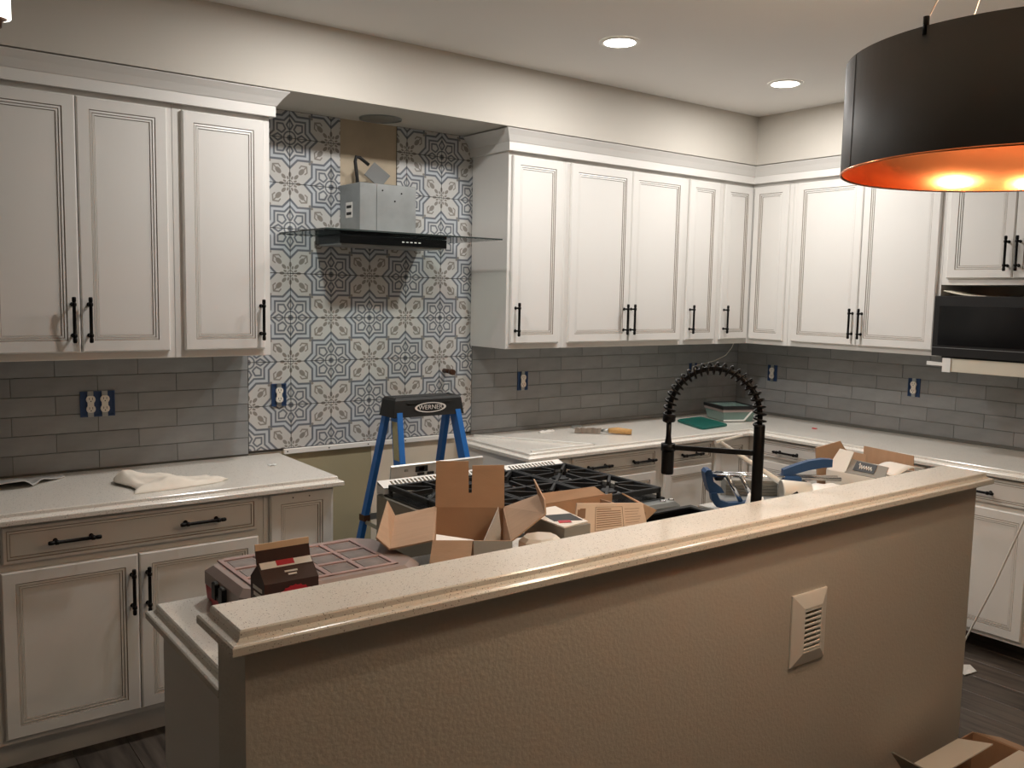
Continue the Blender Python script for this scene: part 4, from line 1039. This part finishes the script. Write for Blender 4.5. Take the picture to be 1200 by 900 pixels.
lb = lpart('label', MB().sheet([(bw-.012, -bd+.12, .012), (bw-.012, -bd+.21, .012), (bw-.005, -bd+.205, .05), (bw-.005, -bd+.125, .05)], .002), 'print_dark', ct)
solo('red_clip', MB().box(XR-.30, XR-.285, -.84, -.815, ZCT+.0005, ZCT+.006), 'print_red', 'tiny red clip on the counter along the side wall', 'debris')

# ------------------------------------------------------------------ floor things by the island end
solo('white_cord', MB().tube([(2.60, -1.935, .006), (2.60, -2.01, .09), (2.60, -2.135, .42), (2.60, -2.24, .741), (2.60, -2.32, .93), (2.70, -2.215, .905), (2.80, -2.20, .922)], .0042, 6), 'wire_white',
     'thin white cord running from the floor up past the base cabinet', 'cord')
solo('paper_scrap', MB().sheet([(2.52, -2.075, .006), (2.61, -2.085, .004), (2.66, -2.03, .004), (2.57, -2.0, .016)], .003), 'carton_white', 'white paper scrap on the plank floor past the island end', 'paper')
fb = thing('floor_carton', 'open white and brown carton standing on the floor against the half wall', 'box', (1.36, -2.62, 0))
cx0_, cx1_, cy0_, cy1_ = 1.19, 1.66, -2.88, -2.52
for a in ((cx0_, cx1_, cy1_-.004, cy1_), (cx0_, cx1_, cy0_, cy0_+.004), (cx0_, cx0_+.004, cy0_+.004, cy1_-.004), (cx1_-.004, cx1_, cy0_+.004, cy1_-.004)):
    part('wall', MB().box(*a, .004, .175), 'cardboard', fb)
part('base', MB().box(cx0_, cx1_, cy0_, cy1_, .0005, .004), 'cardboard', fb)
part('flap', MB().sheet([(cx0_, cy1_-.02, .175), (cx0_, cy0_+.02, .175), (cx0_-.105, cy0_+.05, .265), (cx0_-.115, cy1_-.03, .29)], .004), 'carton_grey', fb)
part('flap', MB().sheet([(cx0_+.01, cy1_, .177), (cx1_-.10, cy1_, .177), (cx1_-.09, cy1_-.11, .202), (cx0_+.02, cy1_-.11, .202)], .004), 'carton_white', fb)
part('flap', MB().sheet([(cx1_, cy1_-.01, .175), (cx1_, cy0_+.02, .175), (cx1_+.15, cy0_+.02, .12), (cx1_+.15, cy1_-.03, .12)], .004), 'cardboard', fb)
part('flap', MB().sheet([(cx0_+.16, cy1_-.16, .184), (cx1_-.01, cy1_-.16, .178), (cx1_-.02, cy0_+.05, .185), (cx0_+.14, cy0_+.05, .192)], .004), 'carton_white', fb)

# ------------------------------------------------------------------ lights
def area(parent, loc, size, watts, col, name='lamp_light'):
    ld_ = bpy.data.lights.new(name, 'AREA'); ld_.shape = 'DISK'; ld_.size = size; ld_.energy = watts; ld_.color = col; ld_.spread = R(180)
    o = bpy.data.objects.new(name, ld_); COL.objects.link(o); o.location = Vector(loc)-wl(parent); o.parent = parent; return o
def can(x, y, watts, label, off=''):
    t = thing('recessed_light'+off, label, 'ceiling light', (x, y, ZC-.006), 0, 'round recessed ceiling lights')
    part('trim_ring', MB().lathe([(.088, ZC-.0003), (.088, ZC-.003), (.082, ZC-.006), (.068, ZC-.006), (.066, ZC-.002)], (x, y, 0), 28, caps=False), 'white_plastic', t)
    part('lens', MB().lathe([(.067, ZC-.0003), (.067, ZC-.0045)], (x, y, 0), 28), 'lens', t)
    area(t, (x, y, ZC-.010), .13, watts, CAN_COL, 'recessed_lamp'+off)
can(.13, -1.02, CAN_W, 'recessed ceiling light above the range gap', '_offscreen')
can(1.275, -1.02, CAN_W, 'recessed ceiling light in front of the two wide doors')
can(2.418, -1.025, CAN_W, 'recessed ceiling light nearest the inside corner')
# drum pendant
PX, PY, PZ, PH, PR = .610, -3.025, 1.957, .241, .380
pd = thing('drum_pendant', 'large black drum pendant lamp with a copper inside over the bar', 'pendant lamp', (PX, PY, PZ))
part('shade', MB().lathe([(PR, PZ), (PR, PZ+PH), (PR-.002, PZ+PH), (PR-.002, PZ)], (PX, PY, 0), 96, caps=False), 'shade_black', pd)
part('lining', MB().lathe([(PR-.0025, PZ+.001), (PR-.0025, PZ+PH-.001), (PR-.004, PZ+PH-.001), (PR-.004, PZ+.001)], (PX, PY, 0), 96, caps=False), 'copper', pd)
mb = MB().lathe([(PR-.001, PZ-.002), (PR+.001, PZ-.002), (PR+.001, PZ+.0025), (PR-.001, PZ+.0025)], (PX, PY, 0), 96, caps=False); part('rim', mb, 'copper', pd)
qs = R(142)
part('seam', MB().box(PX+PR*math.cos(qs)-.0006, PX+PR*math.cos(qs)+.0008, PY+PR*math.sin(qs)-.0006, PY+PR*math.sin(qs)+.0008, PZ+.003, PZ+PH-.002), 'shade_black', pd)
hub = (PX, PY, PZ+PH-.03)
for k in range(3):
    q = R(174+120*k); e = (PX+(PR-.004)*math.cos(q), PY+(PR-.004)*math.sin(q), PZ+PH-.012)
    part('spoke', MB().tube([hub, e], .004, 6), 'black_metal', pd)
    part('wire_clamp', MB().tube([(e[0], e[1], e[2]-.005), (e[0], e[1], e[2]+.030)], .006, 8), 'black_metal', pd)
    part('suspension_wire', MB().tube([(e[0], e[1], e[2]+.02), (PX+.02*math.cos(q), PY+.02*math.sin(q), ZC-.02)], .0012, 5), 'wire_white', pd)
part('canopy', MB().lathe([(.065, ZC-.001), (.065, ZC-.022), (.02, ZC-.026)], (PX, PY, 0), 24), 'shade_black', pd)
for q_ in (114, 80, 200, 310):
    q = R(q_); bx_, by_ = PX+.17*math.cos(q), PY+.17*math.sin(q)
    zt2 = PZ+PH-.012
    so = part('socket', MB().tube([hub, (bx_, by_, zt2-.018)], .006, 6).lathe([(.019, zt2-.055), (.019, zt2-.01), (.01, zt2-.006)], (bx_, by_, 0), 12), 'black_metal', pd)
    part('bulb', MB().lathe([(.012, zt2-.055), (.016, zt2-.066), (.028, zt2-.088), (.030, zt2-.104), (.022, zt2-.122), (.008, zt2-.130)], (bx_, by_, 0), 14), 'bulb', so)
# lit ceiling lamp at the edge
lx_, ly_ = -1.104, -1.2
lm = thing('mini_pendant', 'slim lit white cylinder pendant hanging in front of the soffit', 'pendant lamp', (lx_, ly_, 2.333))
part('shade', MB().lathe([(.034, 2.357), (.036, 2.359), (.036, 2.60), (.034, 2.602)], (lx_, ly_, 0), 32), 'lit_shade', lm)
part('finial', MB().lathe([(.008, 2.331), (.014, 2.335), (.015, 2.350), (.028, 2.3568)], (lx_, ly_, 0), 20), 'bronze', lm)
part('stem', MB().lathe([(.006, 2.602), (.006, ZC-.02), (.05, ZC-.018), (.05, ZC-.001)], (lx_, ly_, 0), 20), 'bronze', lm)
